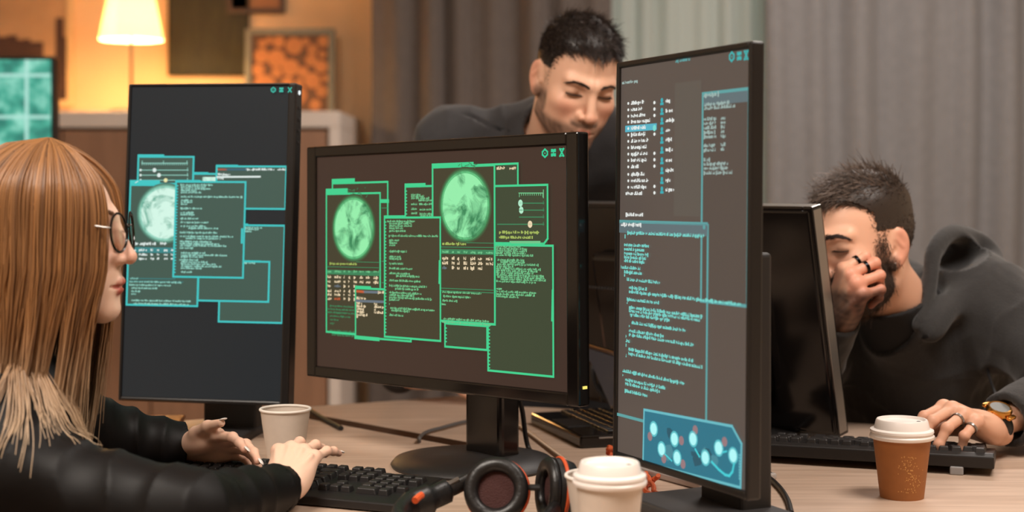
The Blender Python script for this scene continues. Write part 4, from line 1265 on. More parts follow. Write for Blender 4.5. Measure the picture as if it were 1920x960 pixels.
# ================================================================ people
M_skin = vcm('skin', .48, .10, spec=.4, bump=.06, bscale=320)
M_hairm = vcm('hair', .42, spec=.5)
M_beard = vcm('beard_hair', .6, spec=.3)
def fold(P, a, b, amp, freq, seed, reach):
    """creases of cloth gathered around a joint between a and b"""
    a = np.asarray(a); b = np.asarray(b); m = (a + b) / 2; ax = (b - a) / np.linalg.norm(b - a)
    t = (P - a) @ ax; w = np.exp(-(np.linalg.norm(P - m, axis=1) / reach) ** 2)
    ph = freq * t + 1.6 * wob(P, 11, seed)
    return amp * w * (.5 - np.abs(np.sin(ph)) ** .75) * (.65 + .35 * wob(P, 18, seed + 1))

def chain_f(pts, rs, k=.0): return lambda P: chain(P, [np.asarray(p) for p in pts], rs, k)
def make_person(label, head, hands, arms, base, cols, lo, hi, h=.0024):
    """ONE continuous skin surface: head, neck, shoulders, arms and hands"""
    hc = head.w((0, -.01, -.03)); parts = [culled(head.sdf, hc, .255 * head.sc)]
    hf = [culled(hd.sdf, hd.w((.08, 0, 0)), .16) for hd in hands]
    af = [chain_f(p, r, .02) for p, r in arms]
    def f(P):
        d = parts[0](P)
        a = af[0](P)
        for g in af[1:]: a = smin(a, g(P), .03)
        d = smin(d, a, .012)
        for g in hf: d = smin(d, g(P), .006)
        return d
    P, Q = surface(f, lo, hi, h)
    skin, lip, blush, stub, stc, mask = cols
    c = head.skin_cols(head.to(P), skin, lip, blush, stub, stc)
    hd_far = np.linalg.norm(P - hc, axis=1) > .26 * head.sc
    c[hd_far] = skin
    for hd in hands:
        L = hd.to(P); near = np.linalg.norm(L - np.array([.08, 0, 0]), axis=1) < .16
        w = np.zeros(len(P))
        for pts, rs, a, th in hd.fingers:
            for k, s_ in ((0, .5), (1, .45), (2, .35), (3, .7)): w = np.maximum(w, s_ * np.exp(-(np.linalg.norm(L - pts[k], axis=1) / .011) ** 2))
        c = np.where(near[:, None], mixc(c, blush, w * .5), c)
    if mask is not None:
        c = mask(head.to(P), c)
    return np_mesh('person', P, Q, M_skin, None, c, origin=base), f

def finish_person(o, base, label):
    o.location = base
    return tag(o, label, 'person')

def scalp_roots(head, n, mask, rg, fn=None):
    fn = fn or head.skull
    """random roots on the skull where mask(local) says hair grows"""
    u = rg.normal(size=(n * 8, 3)); u /= np.linalg.norm(u, axis=1, keepdims=True)
    lo_ = np.zeros(len(u)); hi_ = np.full(len(u), .16); c0 = np.array([0, -.005, .01])
    for _ in range(22):
        m = (lo_ + hi_) / 2; d = fn(c0 + u * m[:, None])
        lo_ = np.where(d < 0, m, lo_); hi_ = np.where(d < 0, hi_, m)
    p = c0 + u * lo_[:, None]
    k = mask(p); keep = rg.random(len(p)) < k
    p = p[keep][:n]
    e = .001; f0 = fn(p); nrm = np.stack([fn(p + e * np.eye(3)[i]) - f0 for i in range(3)], 1); nrm /= np.linalg.norm(nrm, axis=1, keepdims=True)
    return p, nrm, mask(p)

def short_hair(head, name, parent, base, mask, length, comb, n, rg, c0, c1, r0=.0007, curl=.25, k=5, mat=None, cap_h=None, jaw=False, lift=.62):
    fn = (lambda q: head.local(q, False)) if jaw else head.skull
    p, nrm, mk = scalp_roots(head, n, mask, rg, fn)
    L = length(p) * rg.uniform(.7, 1.15, len(p))
    cd = comb(p); cd = cd - nrm * (cd * nrm).sum(1, keepdims=True)
    cd /= np.linalg.norm(cd, axis=1, keepdims=True) + 1e-9
    jit = rg.normal(size=p.shape) * curl
    t = np.linspace(0, 1, k)
    path = p[:, None, :] - nrm[:, None, :] * .001 + L[:, None, None] * (nrm[:, None, :] * (t * (1 - .45 * t))[None, :, None] * lift + (cd + jit)[:, None, :] * (t ** 1.6)[None, :, None] * .75)
    W = head.o + (path * head.sc) @ head.R.T
    V, Q = strands(W, r0 * rg.uniform(.7, 1.3, len(p)), r0 * .25, 3)
    tone = rg.random(len(p))[:, None]
    cc = c0 + (c1 - c0) * tone
    col = np.repeat(cc, k * 3, axis=0)
    if cap_h is not None:   # dense mass under the single hairs
        def f(P):
            q = head.to(P); s0 = fn(q)
            return np.maximum(s0 - cap_h(q), -(s0 + .004)) * head.sc
        Pc, Qc = surface(culled(f, head.o, .2), head.o - .2, head.o + .2, .003)
        loc = head.to(Pc); keepv = mask(loc) > .62
        qk = keepv[Qc].all(1); used = np.unique(Qc[qk]); rm = np.full(len(Pc), -1); rm[used] = np.arange(len(used))
        cap_q = rm[Qc[qk]]; Vc = Pc[used]
        Q = np.concatenate([cap_q, Q + len(Vc)]); V = np.concatenate([Vc, V])
        col = np.concatenate([np.tile(c0 * .85, (len(Vc), 1)), col])
    return np_mesh(name, V, Q, mat or M_hairm, parent, col, origin=base)

def brow_lashes(head, parent, base, c, thick=1.0, lash=True, brow=True):
    rg = np.random.default_rng(3)
    c = np.asarray(c)
    for s in (-1, 1):
        if brow:
            n = 260; t = rg.random(n)
            x = .011 + .038 * t; z = .0205 + .006 * np.sin(t * 2.2) - .007 * t ** 3 + rg.normal(size=n) * .0016 * thick * (1.1 - .6 * t)
            P = np.stack([x * s, np.full(n, .12), z], 1)
            for _ in range(30):
                d = head.local(P, False); P[:, 1] -= np.clip(d, -.004, .004) * .9
            dr = np.stack([s * np.full(n, .8), -.25 - .35 * t, .45 - .65 * t], 1)
            k = 4; tt = np.linspace(0, 1, k)
            path = P[:, None, :] + (dr[:, None, :] * .0075 * tt[None, :, None]) + np.array([0, .0012, 0]) * np.sin(tt * 2.5)[None, :, None]
            V, Q = strands(head.o + (path * head.sc) @ head.R.T, .00055 * thick, .0002, 3)
            np_mesh('eyebrow', V, Q, M_beard, parent, np.tile(c, (len(V), 1)), origin=base)
        if lash:
            n = 60; t = np.linspace(-1, 1, n)
            a = t * 1.15
            x = .0325 + .0150 * np.sin(a); zz = .0005 - .0028 * (np.cos(a) - .4)
            P = np.stack([x * s, np.full(n, .11), zz], 1)
            for _ in range(30):
                d = head.local(P, False); P[:, 1] -= np.clip(d, -.004, .004) * .9
            k = 4; tt = np.linspace(0, 1, k)
            dr = np.stack([s * .5 * np.sin(a), np.full(n, .85), np.full(n, -.35)], 1)
            path = P[:, None, :] + dr[:, None, :] * .0065 * tt[None, :, None] + np.array([0, 0, .002]) * (tt ** 2)[None, :, None]
            V, Q = strands(head.o + (path * head.sc) @ head.R.T, .00065, .0002, 3)
            np_mesh('eyelashes', V, Q, M_beard, parent, np.tile(c * .7, (len(V), 1)), origin=base)

def cuff(d, P, w, e, off, R=.033, depth=.03):
    """open sleeve end: cut square to the forearm, hollow inside"""
    w = np.asarray(w, float); u = w - np.asarray(e, float); u /= np.linalg.norm(u)
    t = (P - w) @ u; rr = np.linalg.norm(P - w - t[:, None] * u, axis=1)
    d = np.maximum(d, -np.maximum(np.abs(t - off - .05) - .05, rr - .09))
    return np.maximum(d, -np.maximum(np.abs(t - off + depth * .5) - depth * .5 - .002, rr - R))

SKIN_W, LIP_W, BL_W = clin(236, 196, 172), clin(186, 92, 78), clin(226, 140, 116)
SKIN_M, LIP_M, BL_M = clin(224, 176, 148), clin(180, 112, 96), clin(206, 124, 100)
SKIN_R, LIP_R, BL_R = clin(220, 170, 142), clin(170, 104, 90), clin(204, 120, 98)

# ---------------------------------------------------------------- the woman
base = np.array([-.70, 1.93, 0.0])
H = Head((0, 0, 0), (1, .015, -.03), (0.03, 0, 1), 1.0, crown_z=.022, crown_r=.077, jaw=.92, nose=.9, lips=1.12, chin=.95, neck=.046, lid=1.2, brow=.55, neck_to=(0, -.06, -.20))
H.o = np.array(at(225, 401, 1.93)) - H.R @ np.array([0, .094, .022])
hr = Hand(at(532, 912, 2.02), (.06, .92, .36), (-.02, -.42, .9), False, [(40, 40, 20), (20, 26, 12), (18, 24, 12), (12, 18, 10)], spread=(5, -3, -12, -21),
          thumb=[(.022, .020, -.008), (.048, .043, -.018), (.076, .050, -.030), (.098, .046, -.040)], scale=.96, wr=.024, slim=.9)
hl = Hand(at(358, 837, 2.27), (.78, -.60, .14), (.10, .62, .75), True, [(9, 16, 10), (12, 18, 12), (16, 20, 12), (20, 22, 14)], spread=(4, 1, -2, -5),
          thumb=[(.020, .018, -.004), (.048, .036, .002), (.082, .045, .008), (.113, .047, .011)], scale=.96, wr=.024, slim=.88)
Rs, Ls = V3(-.585, 1.835, .835), V3(-.665, 2.09, .89)
Re, Le = V3(-.385, 1.79, .80), V3(-.615, 2.215, .818)
nb = H.w((0, -.055, -.185))
arms = [([nb, Rs, Re, hr.o], [.045, .045, .034, .017]), ([nb, Ls, Le, hl.o], [.045, .045, .034, .017])]
o, _ = make_person('w', H, [hr, hl], arms, base, (SKIN_W, LIP_W, BL_W, 0, SKIN_W, None), (-.95, 1.6, .6), (-.1, 2.5, 1.35))
woman = finish_person(o, base, 'blonde woman in black with round glasses, typing in profile at the left')
brow_lashes(H, woman, base, clin(112, 76, 50), .7)
M_eye = pm('eye_white', (225, 218, 210), .2); M_iris = pm('brown_iris', (70, 46, 30), .2)
for s in (-1, 1):
    c = H.w((s * .0325, .0648, .002)); d = H.wd((0, 1, -.12))
    e_ = MB().ball(Vector(c - base), .0117).build('eye', M_eye, woman)
    MB().ball(Vector(c - base + d * .0078), .0056).build('iris', M_iris, e_)
M_nail = pm('white_nail_polish', (244, 236, 230), .25)
nails(hr, (1, 2, 3), M_nail, woman, over=.006); nails(hl, (0, 1, 2, 4), M_nail, woman, over=.006)
# black satin shirt
def cloth_w(P):
    f_ = V3(.9, .42, 0)
    d = fcap(P, (-.76, 1.93, .50), (-.655, 1.935, .84), .165, .15, .62, f_)
    d = smin(d, chain(P, [Rs + V3(-.02, 0, .005), nb + V3(-.01, 0, -.012), Ls], [.052, .060, .058]), .05)
    ra = chain(P, [Rs, Re, hr.o], [.058, .050, .033], .03)
    la = chain(P, [Ls, Le, hl.o], [.064, .054, .0365], .03)
    d = smin(d, smin(ra, la, .02), .035)
    d = d - fold(P, Rs, Re, .008, 55, 3, .15) - fold(P, Re, hr.o, .009, 60, 5, .13) - fold(P, Le, hl.o, .008, 70, 8, .12) - .003 * wob(P, 20, 6)
    d = cuff(d, P, hr.o, Re, -.008, .029); d = cuff(d, P, hl.o, Le, -.012, .029)
    return d
def cloth_wn(P):   # opening for the neck
    return np.maximum(cloth_w(P), -cap(P, H.w((0, -.03, -.08)), H.w((0, -.05, -.165)), .054))
M_satin = pm('black_satin', (13, 11, 11), .55, spec=.22, bump=.05, bscale=900)
P, Q = surface(cloth_wn, (-1.05, 1.5, .42), (-.15, 2.5, 1.1), .0045)
np_mesh('shirt', P, Q, M_satin, woman, None, origin=base)
M_trous = pm('dark_trousers', (28, 27, 30), .8)
def legs(hips, knees, feet, name, parent, base, r=(.115, .085, .062)):
    def f(P):
        d = cap(P, hips[0], hips[1], .13)
        for hp, kn, ft in zip(hips, knees, feet):
            d = smin(d, chain(P, [np.asarray(hp), np.asarray(kn), np.asarray(ft) + V3(0, 0, .06)], [r[0], r[1], r[2]], .03), .04)
        return d
    allp = np.array(list(hips) + list(knees) + list(feet))
    P, Q = surface(f, allp.min(0) - .2, allp.max(0) + .2, .010, 3)
    np_mesh(name, P, Q, M_trous, parent, None, origin=base)
    return f
def shoes(feet, dirs, parent, base):
    for ft, d in zip(feet, dirs):
        ft = np.asarray(ft, float); d = np.asarray(d, float); d /= np.linalg.norm(d)
        f = lambda P: smax(smin(cap(P, ft + V3(0, 0, .045), ft + d * .16 + V3(0, 0, .032), .045, .036), cap(P, ft + V3(0, 0, .05), ft + V3(0, 0, .10), .05), .03), -P[:, 2] + .001, .004)
        P, Q = surface(f, ft - .12 + np.minimum(d * .2, 0), ft + .15 + np.maximum(d * .2, 0), .007, 3)
        np_mesh('shoe', P, Q, M_blk, parent, None, origin=base)
fw = [V3(-.36, 1.97, 0), V3(-.46, 2.2, 0)]
legs([V3(-.74, 1.83, .5), V3(-.80, 2.02, .5)], [V3(-.34, 1.98, .52), V3(-.44, 2.2, .52)], fw, 'trousers', woman, base)
shoes(fw, [V3(.9, .42, 0)] * 2, woman, base)
# bracelet on the far wrist
def torus_at(hand, x, R, r, mat, name, parent, sy=1.0, sz=.8, c=(0, 0)):
    pts = [hand.w((x, c[0] + R * sy * math.cos(a), c[1] + R * sz * math.sin(a))) - base for a in [2 * PI * i / 40 for i in range(41)]]
    return MB().tube(pts, r, 8, cap=False).build(name, mat, parent)
M_gold = pm('gold', (206, 150, 74), .25, 1.0)
torus_at(hl, .006, .0262, .0011, M_silver, 'bracelet', woman)
# glasses
M_frame = pm('black_acetate', (18, 14, 13), .2)
b = MB(); gl_b = MB()
for s in (-1, 1):
    c = V3(s * .0335, .1015, -.001); ang = math.radians(8) * s
    ex = V3(math.cos(ang), -math.sin(ang) * s * s, 0); ez = V3(0, -.10, 1)
    pts = [H.w(c + ex * .0265 * math.cos(a) + ez * .0245 * math.sin(a)) - base for a in [2 * PI * i / 48 for i in range(49)]]
    b.tube(pts, .0017, 8, cap=False)
    ring = [H.w(c + ex * .0258 * math.cos(a) + ez * .0238 * math.sin(a)) - base for a in [2 * PI * i / 48 for i in range(48)]]
    gl_b.add(ring, [tuple(range(48))], False)
b.tube([H.w(V3(x, .1035 + .003 * math.cos(x * 160), .006)) - base for x in (-.0085, -.004, 0, .004, .0085)], .0016, 8)
g = empty('glasses', (0, 0, 0)); g.parent = woman
b.build('rim', M_frame, g)
M_lens, nt, bs = new_mat('clear_lens')
tr = nt.nodes.new('ShaderNodeBsdfTransparent'); gls = nt.nodes.new('ShaderNodeBsdfGlossy'); mx = nt.nodes.new('ShaderNodeMixShader')
gls.inputs['Roughness'].default_value = .03; mx.inputs[0].default_value = .09
nt.links.new(tr.outputs[0], mx.inputs[1]); nt.links.new(gls.outputs[0], mx.inputs[2]); nt.links.new(mx.outputs[0], nt.nodes['Material Output'].inputs['Surface'])
gl_b.build('lens', M_lens, g)
for s in (-1, 1):
    MB().tube([H.w(p) - base for p in (V3(s * .0595, .0975, .006), V3(s * .0610, .090, .0065), V3(s * .0580, .076, .008), V3(s * .0550, .05, .010))], .0012, 8).build('temple', M_silver, g)
# long hair: locks falling from the crown
rg = np.random.default_rng(12)
def hair_shell(n, phi, z_tip, off, seed, r0, wave):
    r_ = np.random.default_rng(seed)
    k = 40
    t = np.linspace(0, 1, k)
    paths = np.zeros((n, k, 3))
    crown = np.stack([r_.normal(size=n) * .004, -.002 + r_.uniform(-.045, .045, n), np.zeros(n)], 1)
    top = .022 + .077
    sx, cy = np.sin(phi), np.cos(phi)
    zz = top + (z_tip - top)[:, None] * np.concatenate([t[:14] * .28 / t[13], .28 + (t[14:] - t[13]) / (1 - t[13]) * .72])[None, :]
    rad_prev = np.zeros(n)
    out = np.zeros((n, k))
    for j in range(k):
        z = zz[:, j]
        lo_ = np.zeros(n); hi_ = np.full(n, .17)
        zc_ = np.maximum(z, -.058)
        for _ in range(18):
            m = (lo_ + hi_) / 2
            p = np.stack([m * sx, m * cy + crown[:, 1] * 0, zc_], 1)
            d = H.skull(p)
            lo_ = np.where(d < 0, m, lo_); hi_ = np.where(d < 0, hi_, m)
        r = lo_
        if j: r = np.maximum(r, rad_prev * np.where(z < -.05, .992, 1.0))
        rad_prev = r; out[:, j] = r
    rr_ = out + off[:, None] * np.clip(np.linspace(0, 1, k) * 6, 0.15, 1)[None, :]
    ph = r_.uniform(0, 6.3, n)
    drift = (wave[:, None] * np.sin(zz * 15 + ph[:, None]) * np.clip((top - zz) * 5, 0, 1))
    back = np.clip((-.05 - zz) * 1.0, 0, .3)
    ang = phi[:, None] + drift * 2.2
    bw_ = .17; cid = np.round(phi / bw_ + .25 * np.sin(phi * 13))      # locks: strands gather towards their tips
    pc = (cid + .35 * np.sin(cid * 2.3)) * bw_
    gather = np.clip((-.075 - zz) / .13, 0, 1) ** .8 * .8
    ang = ang + (pc[:, None] - phi[:, None]) * gather
    rr_ = rr_ + (.010 * np.sin(cid * 4.1) - (off - .01))[:, None] * gather * .7
    paths[..., 0] = rr_ * np.sin(ang) * (1 + .10 * np.clip((-.08 - zz) * 6, 0, 1))
    paths[..., 1] = rr_ * np.cos(ang) - .12 * back
    paths[..., 2] = zz + off[:, None] * np.clip(1 - np.linspace(0, 1, k) * 3, 0, 1)[None, :]
    return paths
n = 3300
phi = np.where(rg.random(n) < .5, 1, -1) * np.radians(rg.uniform(26, 181, n))
cidn = np.round(phi / .17 + .25 * np.sin(phi * 13)); zt = -.205 - .035 * rg.random(n) - .055 * (.5 + .5 * np.sin(cidn * 1.7)) - .06 * rg.random(n) * (rg.random(n) < .3); zt = np.where(np.abs(phi) < .8, zt + .06 * rg.random(n), zt)
pa = hair_shell(n, phi, zt, .004 + .014 * rg.random(n), 2, .002, .008 + .018 * rg.random(n))
nb_ = 900; phib = np.where(rg.random(nb_) < .5, 1, -1) * np.radians(rg.uniform(27, 181, nb_))
pb = hair_shell(nb_, phib, -.22 - .04 * rg.random(nb_), .001 + .003 * rg.random(nb_), 8, .003, .01 + 0 * phib)
paths = np.concatenate([pa, pb])
W_ = H.o + paths @ H.R.T
clr = rg.uniform(.002, .009, len(paths))
call = np.concatenate([cidn, np.full(nb_, -99.)])
loose = np.isin(call, [7, 9, 4, 3, -3, 11]) & (rg.random(len(paths)) < .5)
loose |= (rg.random(len(paths)) < .02) & (call > -50)
side = rg.normal(size=(len(paths), 3)) * .10
def out_of_shirt(q, c):
    d0 = cloth_w(q); e = .002
    g = np.stack([cloth_w(q + e * np.eye(3)[i]) - d0 for i in range(3)], 1) / e
    g /= np.linalg.norm(g, axis=1, keepdims=True) + 1e-9
    return q + g * np.clip(c - d0, 0, .03)[:, None], d0 < c + .002
for j in range(1, W_.shape[1]):     # locks fall, then slide down over the shirt
    low = (W_[:, j, 2] < 1.06) & loose
    if not low.any(): continue
    p0 = W_[low, j - 1]; st = np.linalg.norm(paths[low, j] - paths[low, j - 1], axis=1, keepdims=True)
    prev = p0 - W_[low, j - 2]; prev /= np.linalg.norm(prev, axis=1, keepdims=True) + 1e-9
    free = paths[low, j] - paths[low, j - 1]; free = free @ H.R.T; free /= np.linalg.norm(free, axis=1, keepdims=True) + 1e-9
    dr = prev * .55 + free * .5 + np.array([0, 0, -.15]) + side[low] * .25
    dr /= np.linalg.norm(dr, axis=1, keepdims=True)
    q, hit = out_of_shirt(p0 + dr * st, clr[low])
    q2, _ = out_of_shirt(q, clr[low])
    dr = q2 - p0; dr /= np.linalg.norm(dr, axis=1, keepdims=True) + 1e-9
    W_[low, j] = p0 + dr * st
r0 = np.concatenate([rg.uniform(.0009, .0017, n), np.full(nb_, .0034)])
V, Q = strands(W_, r0, .00035, 4, 2.2)
k = 40
zl = paths[..., 2]
phall = np.concatenate([phi, phib])
tone = .5 * rg.normal(size=len(paths)) + .55 * np.sin(phall * 23 + 1.3 * np.sin(phall * 61)) * np.sin(phall * 9 + 1)
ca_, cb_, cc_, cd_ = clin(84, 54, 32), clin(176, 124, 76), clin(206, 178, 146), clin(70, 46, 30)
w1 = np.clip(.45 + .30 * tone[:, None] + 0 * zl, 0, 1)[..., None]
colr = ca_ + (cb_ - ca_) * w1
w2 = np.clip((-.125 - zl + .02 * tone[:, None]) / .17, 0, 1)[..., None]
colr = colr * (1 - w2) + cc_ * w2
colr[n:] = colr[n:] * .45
colr = np.repeat(colr.reshape(-1, 3), 4, axis=0)
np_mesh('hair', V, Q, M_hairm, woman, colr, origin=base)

# ---------------------------------------------------------------- the leaning man
base = np.array([.14, 3.45, 0.0])
pit, yw = math.radians(27), math.radians(19)
fv = (math.sin(yw) * math.cos(pit), -math.cos(yw) * math.cos(pit), -math.sin(pit))
H2 = Head((0, 0, 0), fv, (.17 - .0, -.2, 1), 1.0, jaw=1.02, nose=1.08, neck=.058, lid=0, brow=1.1)
H2.o = np.array(at(1110, 181, 2.79)) - H2.R @ np.array([0, .088, .004])
N2 = V3(.085, 3.03, 1.262); H2.p['neck_to'] = tuple(H2.to(N2[None])[0])
S2r, S2l = V3(-.125, 3.02, 1.275), V3(.315, 2.99, 1.265)
E2r, E2l = V3(-.235, 3.14, 1.02), V3(.43, 3.12, 1.02)
h2r = Hand((-.215, 3.09, .800), (.92, -.32, -.05), (0, -.1, 1), False, [(8, 12, 8)] * 4, scale=1.04)
h2l = Hand((.43, 2.99, .842), (-.1, -.75, -.05), (0, -.25, 1), True, [(25, 30, 20)] * 4, scale=1.04)
arms = [([N2, S2r, E2r, h2r.o], [.055, .055, .040, .020]), ([N2, S2l, E2l, h2l.o], [.055, .055, .040, .020])]
o, _ = make_person('m', H2, [h2r, h2l], arms, base, (SKIN_M, LIP_M, BL_M, .8, clin(70, 52, 44), None), (-.42, 2.55, .65), (.6, 3.35, 1.6))
leaner = finish_person(o, base, 'dark-haired man in a charcoal shirt leaning over the desk and looking down')
brow_lashes(H2, leaner, base, clin(52, 40, 34), .85)
def mask_m(p):
    x, y, z = np.abs(p[:, 0]), p[:, 1], p[:, 2]
    front = sstep(z - (.070 + .35 * np.clip(y - .045, -1, .05) - .75 * np.clip(.055 - y, 0, .04) + .25 * np.clip(x - .03, 0, 1)), -.003, .004)
    side = sstep(z, .018, .030) * (1 - sstep(y, .022, .036))
    burn = .5 * sstep(x, .06, .068) * (1 - sstep(np.abs(y - .018), .006, .013)) * sstep(z, -.018, .0)
    back = (1 - sstep(y, -.035, -.022)) * sstep(z, -.062, -.045)
    return np.clip(np.maximum.reduce([front * (y > -.5), side, burn, back]), 0, 1)
def len_m(p): return .004 + .019 * sstep(p[:, 2], .04, .09) + .005 * sstep(p[:, 2], .02, .05)
def comb_m(p): return np.stack([p[:, 0] * 3, np.full(len(p), .9), .2 + 0 * p[:, 0]], 1)
short_hair(H2, 'hair', leaner, base, mask_m, len_m, comb_m, 15000, np.random.default_rng(4), clin(34, 27, 24), clin(78, 64, 57), r0=.0008, curl=.32, cap_h=lambda q: .001 + .006 * sstep(q[:, 2], .05, .1))
def mask_b2(p):
    x, y, z = np.abs(p[:, 0]), p[:, 1], p[:, 2]
    return sstep(-z, .052, .066) * sstep(y, -.01, .015) * .9
def cloth_m(P):
    d = fcap(P, (.10, 3.13, 1.22), (.15, 3.44, .94), .20, .165, .62, V3(.05, -.62, -.78) / np.linalg.norm([.05, -.62, -.78]))
    d = smin(d, chain(P, [S2r + V3(.02, 0, 0), N2 + V3(0, .02, -.03), S2l - V3(.02, 0, 0)], [.075, .082, .075]), .06)
    d = smin(d, chain(P, [S2r, E2r, h2r.w((-.02, 0, 0))], [.074, .060, .042], .03), .04)
    d = smin(d, chain(P, [S2l, E2l, h2l.w((-.02, 0, 0))], [.074, .060, .042], .03), .04)
    d = d - fold(P, S2r, N2, .008, 60, 2, .16) - fold(P, S2r, E2r, .012, 50, 4, .16) - fold(P, S2l, E2l, .012, 50, 7, .16) - .005 * wob(P, 16, 12) - .0025 * wob(P, 40, 14)
    # stand collar
    a = N2 + (H2.w((0, -.03, -.1)) - N2) * .0; bdir = H2.w((0, -.03, -.09)) - N2; bdir /= np.linalg.norm(bdir)
    col = cap(P, N2 - bdir * .02, N2 + bdir * .075, .084, .070)
    col = np.maximum(col, (P - N2) @ bdir - .074)
    d = smin(d, col, .012)
    inner = cap(P, N2 + bdir * .005, N2 + bdir * .2, .066, .066)
    d = np.maximum(d, -inner)
    # yoke and armhole seams
    for pts in ([N2 + V3(-.07, -.06, .02), S2r + V3(.02, -.06, .065)],):
        d = np.maximum(d, -(chain(P, pts, [.0045] * len(pts)) - .0))
    return d
M_char = pm('charcoal_cotton', (42, 41, 43), .85, bump=.18, bscale=260, noise=.08, nscale=60, sheen=.15)
P, Q = surface(cloth_m, (-.45, 2.7, .7), (.65, 3.75, 1.5), .005)
np_mesh('shirt', P, Q, M_char, leaner, None, origin=base)
fm = [V3(.04, 3.50, 0), V3(.26, 3.52, 0)]
legs([V3(.07, 3.46, .90), V3(.23, 3.47, .90)], [V3(.06, 3.50, .5), V3(.25, 3.52, .5)], fm, 'trousers', leaner, base)
shoes(fm, [V3(0, -1, 0)] * 2, leaner, base)

# ---------------------------------------------------------------- the man in the hoodie
base = np.array([.86, 2.95, 0.0])
yw, pit = math.radians(32), math.radians(7)
fv = (-math.cos(yw) * math.cos(pit), -math.sin(yw) * math.cos(pit), -math.sin(pit))
H3 = Head((0, 0, 0), fv, (-.04, .0, 1), 1.05, jaw=1.03, nose=1.05, neck=.060, lid=0)
H3.o = np.array(at(1686, 466, 2.60)) - H3.R @ (np.array([-.0775, -.012, -.008]) * 1.05)
N3 = V3(.765, 2.79, .900); H3.p['neck_to'] = tuple(H3.to(N3[None])[0])
S3l, S3r = V3(.886, 2.74, .958), V3(.70, 3.03, .965)
E3l, E3r = V3(.99, 2.57, .842), V3(.528, 2.75, .822)
h3l = Hand(at(1850, 802, 2.42), (-.70, -.62, .34), (.18, -.10, 1), True, [(36, 30, 16), (38, 32, 18), (42, 38, 22), (50, 62, 30)], spread=(4, 1, -4, -9), scale=1.04, wr=.028,
           thumb=[(.022, .020, -.010), (.050, .040, -.028), (.078, .044, -.042), (.098, .040, -.050)])
h3r = Hand(at(1568, 600, 2.59), (.20, -.56, .80), (-.82, -.50, .0), False, [(64, 74, 40), (70, 76, 40), (76, 80, 40), (80, 84, 40)], spread=(3, 1, -2, -5), scale=1.05, wr=.028,
           thumb=[(.022, .020, -.008), (.050, .036, -.022), (.075, .034, -.040), (.09, .022, -.055)])
arms = [([N3, S3l, E3l, h3l.o], [.06, .055, .040, .018]), ([N3, S3r, E3r, h3r.o], [.06, .055, .040, .018])]
o, f3 = make_person('r', H3, [h3r, h3l], arms, base, (SKIN_R, LIP_R, BL_R, .85, clin(58, 42, 36), None), (.4, 2.2, .7), (1.15, 3.12, 1.35))
hood_man = finish_person(o, base, 'bearded man in a dark grey hoodie hiding his eyes behind a ringed hand')
brow_lashes(H3, hood_man, base, clin(44, 32, 28), 1.2)
rg = np.random.default_rng(31)
def len_r(p): return .005 + .028 * sstep(p[:, 2], .05, .095) + .006 * sstep(p[:, 1], .0, .06) * sstep(p[:, 2], .04, .08)
def comb_r(p): return np.stack([p[:, 0] * 6, .35 + 4 * p[:, 1], .35 + 0 * p[:, 0]], 1)
short_hair(H3, 'hair', hood_man, base, mask_m, len_r, comb_r, 11000, rg, clin(50, 40, 34), clin(112, 94, 82), r0=.0011, curl=.36, lift=.55, cap_h=lambda q: .001 + .009 * sstep(q[:, 2], .035, .09), k=6)
def mask_b3(p):
    x, y, z = np.abs(p[:, 0]), p[:, 1], p[:, 2]
    jaw_ = sstep(-z, .016, .038) * sstep(y, -.012, .008) * (1 - sstep(-z, .125, .14)) * (1 - np.exp(-((z + .072) / .009) ** 2 - (x / .022) ** 2) * (y > .07)) * (1 - np.exp(-((z + .02) / .03) ** 2 - (x / .035) ** 2))
    burn = .55 * sstep(x, .056, .062) * (1 - sstep(np.abs(y - .018), .008, .016)) * sstep(-z, -.02, .0)
    return np.maximum(jaw_, burn)
short_hair(H3, 'beard', hood_man, base, mask_b3, lambda p: .010 + .012 * sstep(-p[:, 2], .05, .1), lambda p: np.stack([p[:, 0] * 2, .3 + 0 * p[:, 0], -1 + 0 * p[:, 0]], 1), 5200, rg, clin(52, 40, 33), clin(98, 76, 62), r0=.0006, curl=.4, mat=M_beard, cap_h=lambda q: .003 + .004 * sstep(-q[:, 2], .06, .1), jaw=True)
# rings, earring, watch
M_black_metal = pm('black_steel', (24, 24, 26), .25, .9)
def ring(hand, fi, t, mat, name, w=.0028, extra=1.12):
    pts, rs, a, th = hand.fingers[fi]
    p = pts[0] + (pts[1] - pts[0]) * t; d = (pts[1] - pts[0]); d = d / np.linalg.norm(d); r_ = (rs[0] + (rs[1] - rs[0]) * t) * extra
    u = np.cross(d, [0, 1, 0]); u /= np.linalg.norm(u); v = np.cross(d, u)
    prof = [(r_ + .0004, -w), (r_ + .0014, -w), (r_ + .0014, w), (r_ + .0004, w)]
    b = MB(); X, D = hand.R @ u, hand.R @ d; Yv = hand.R @ v
    M = Matrix.Translation(Vector(hand.w(p) - base)) @ Matrix((Vector(X), Vector(Yv), Vector(D))).transposed().to_4x4()
    b.lathe(prof, 32, M=M, closed=True); b.build(name, mat, hood_man)
ring(h3r, 0, .62, M_black_metal, 'ring'); ring(h3r, 1, .62, M_black_metal, 'ring')
ring(h3l, 2, .35, M_silver, 'ring', .0018); ring(h3l, 3, .4, M_silver, 'ring', .0018)
MB().ball(Vector(H3.w((-.0795, .002, -.031)) - base), .0016).build('earring', M_silver, hood_man)
wt = empty('wristwatch'); wt.parent = hood_man
def WM(hand, x, z): return Matrix.Translation(Vector(hand.w((x, 0, z)) - base)) @ Matrix((Vector(hand.R[:, 0]), Vector(hand.R[:, 1]), Vector(hand.R[:, 2]))).transposed().to_4x4()
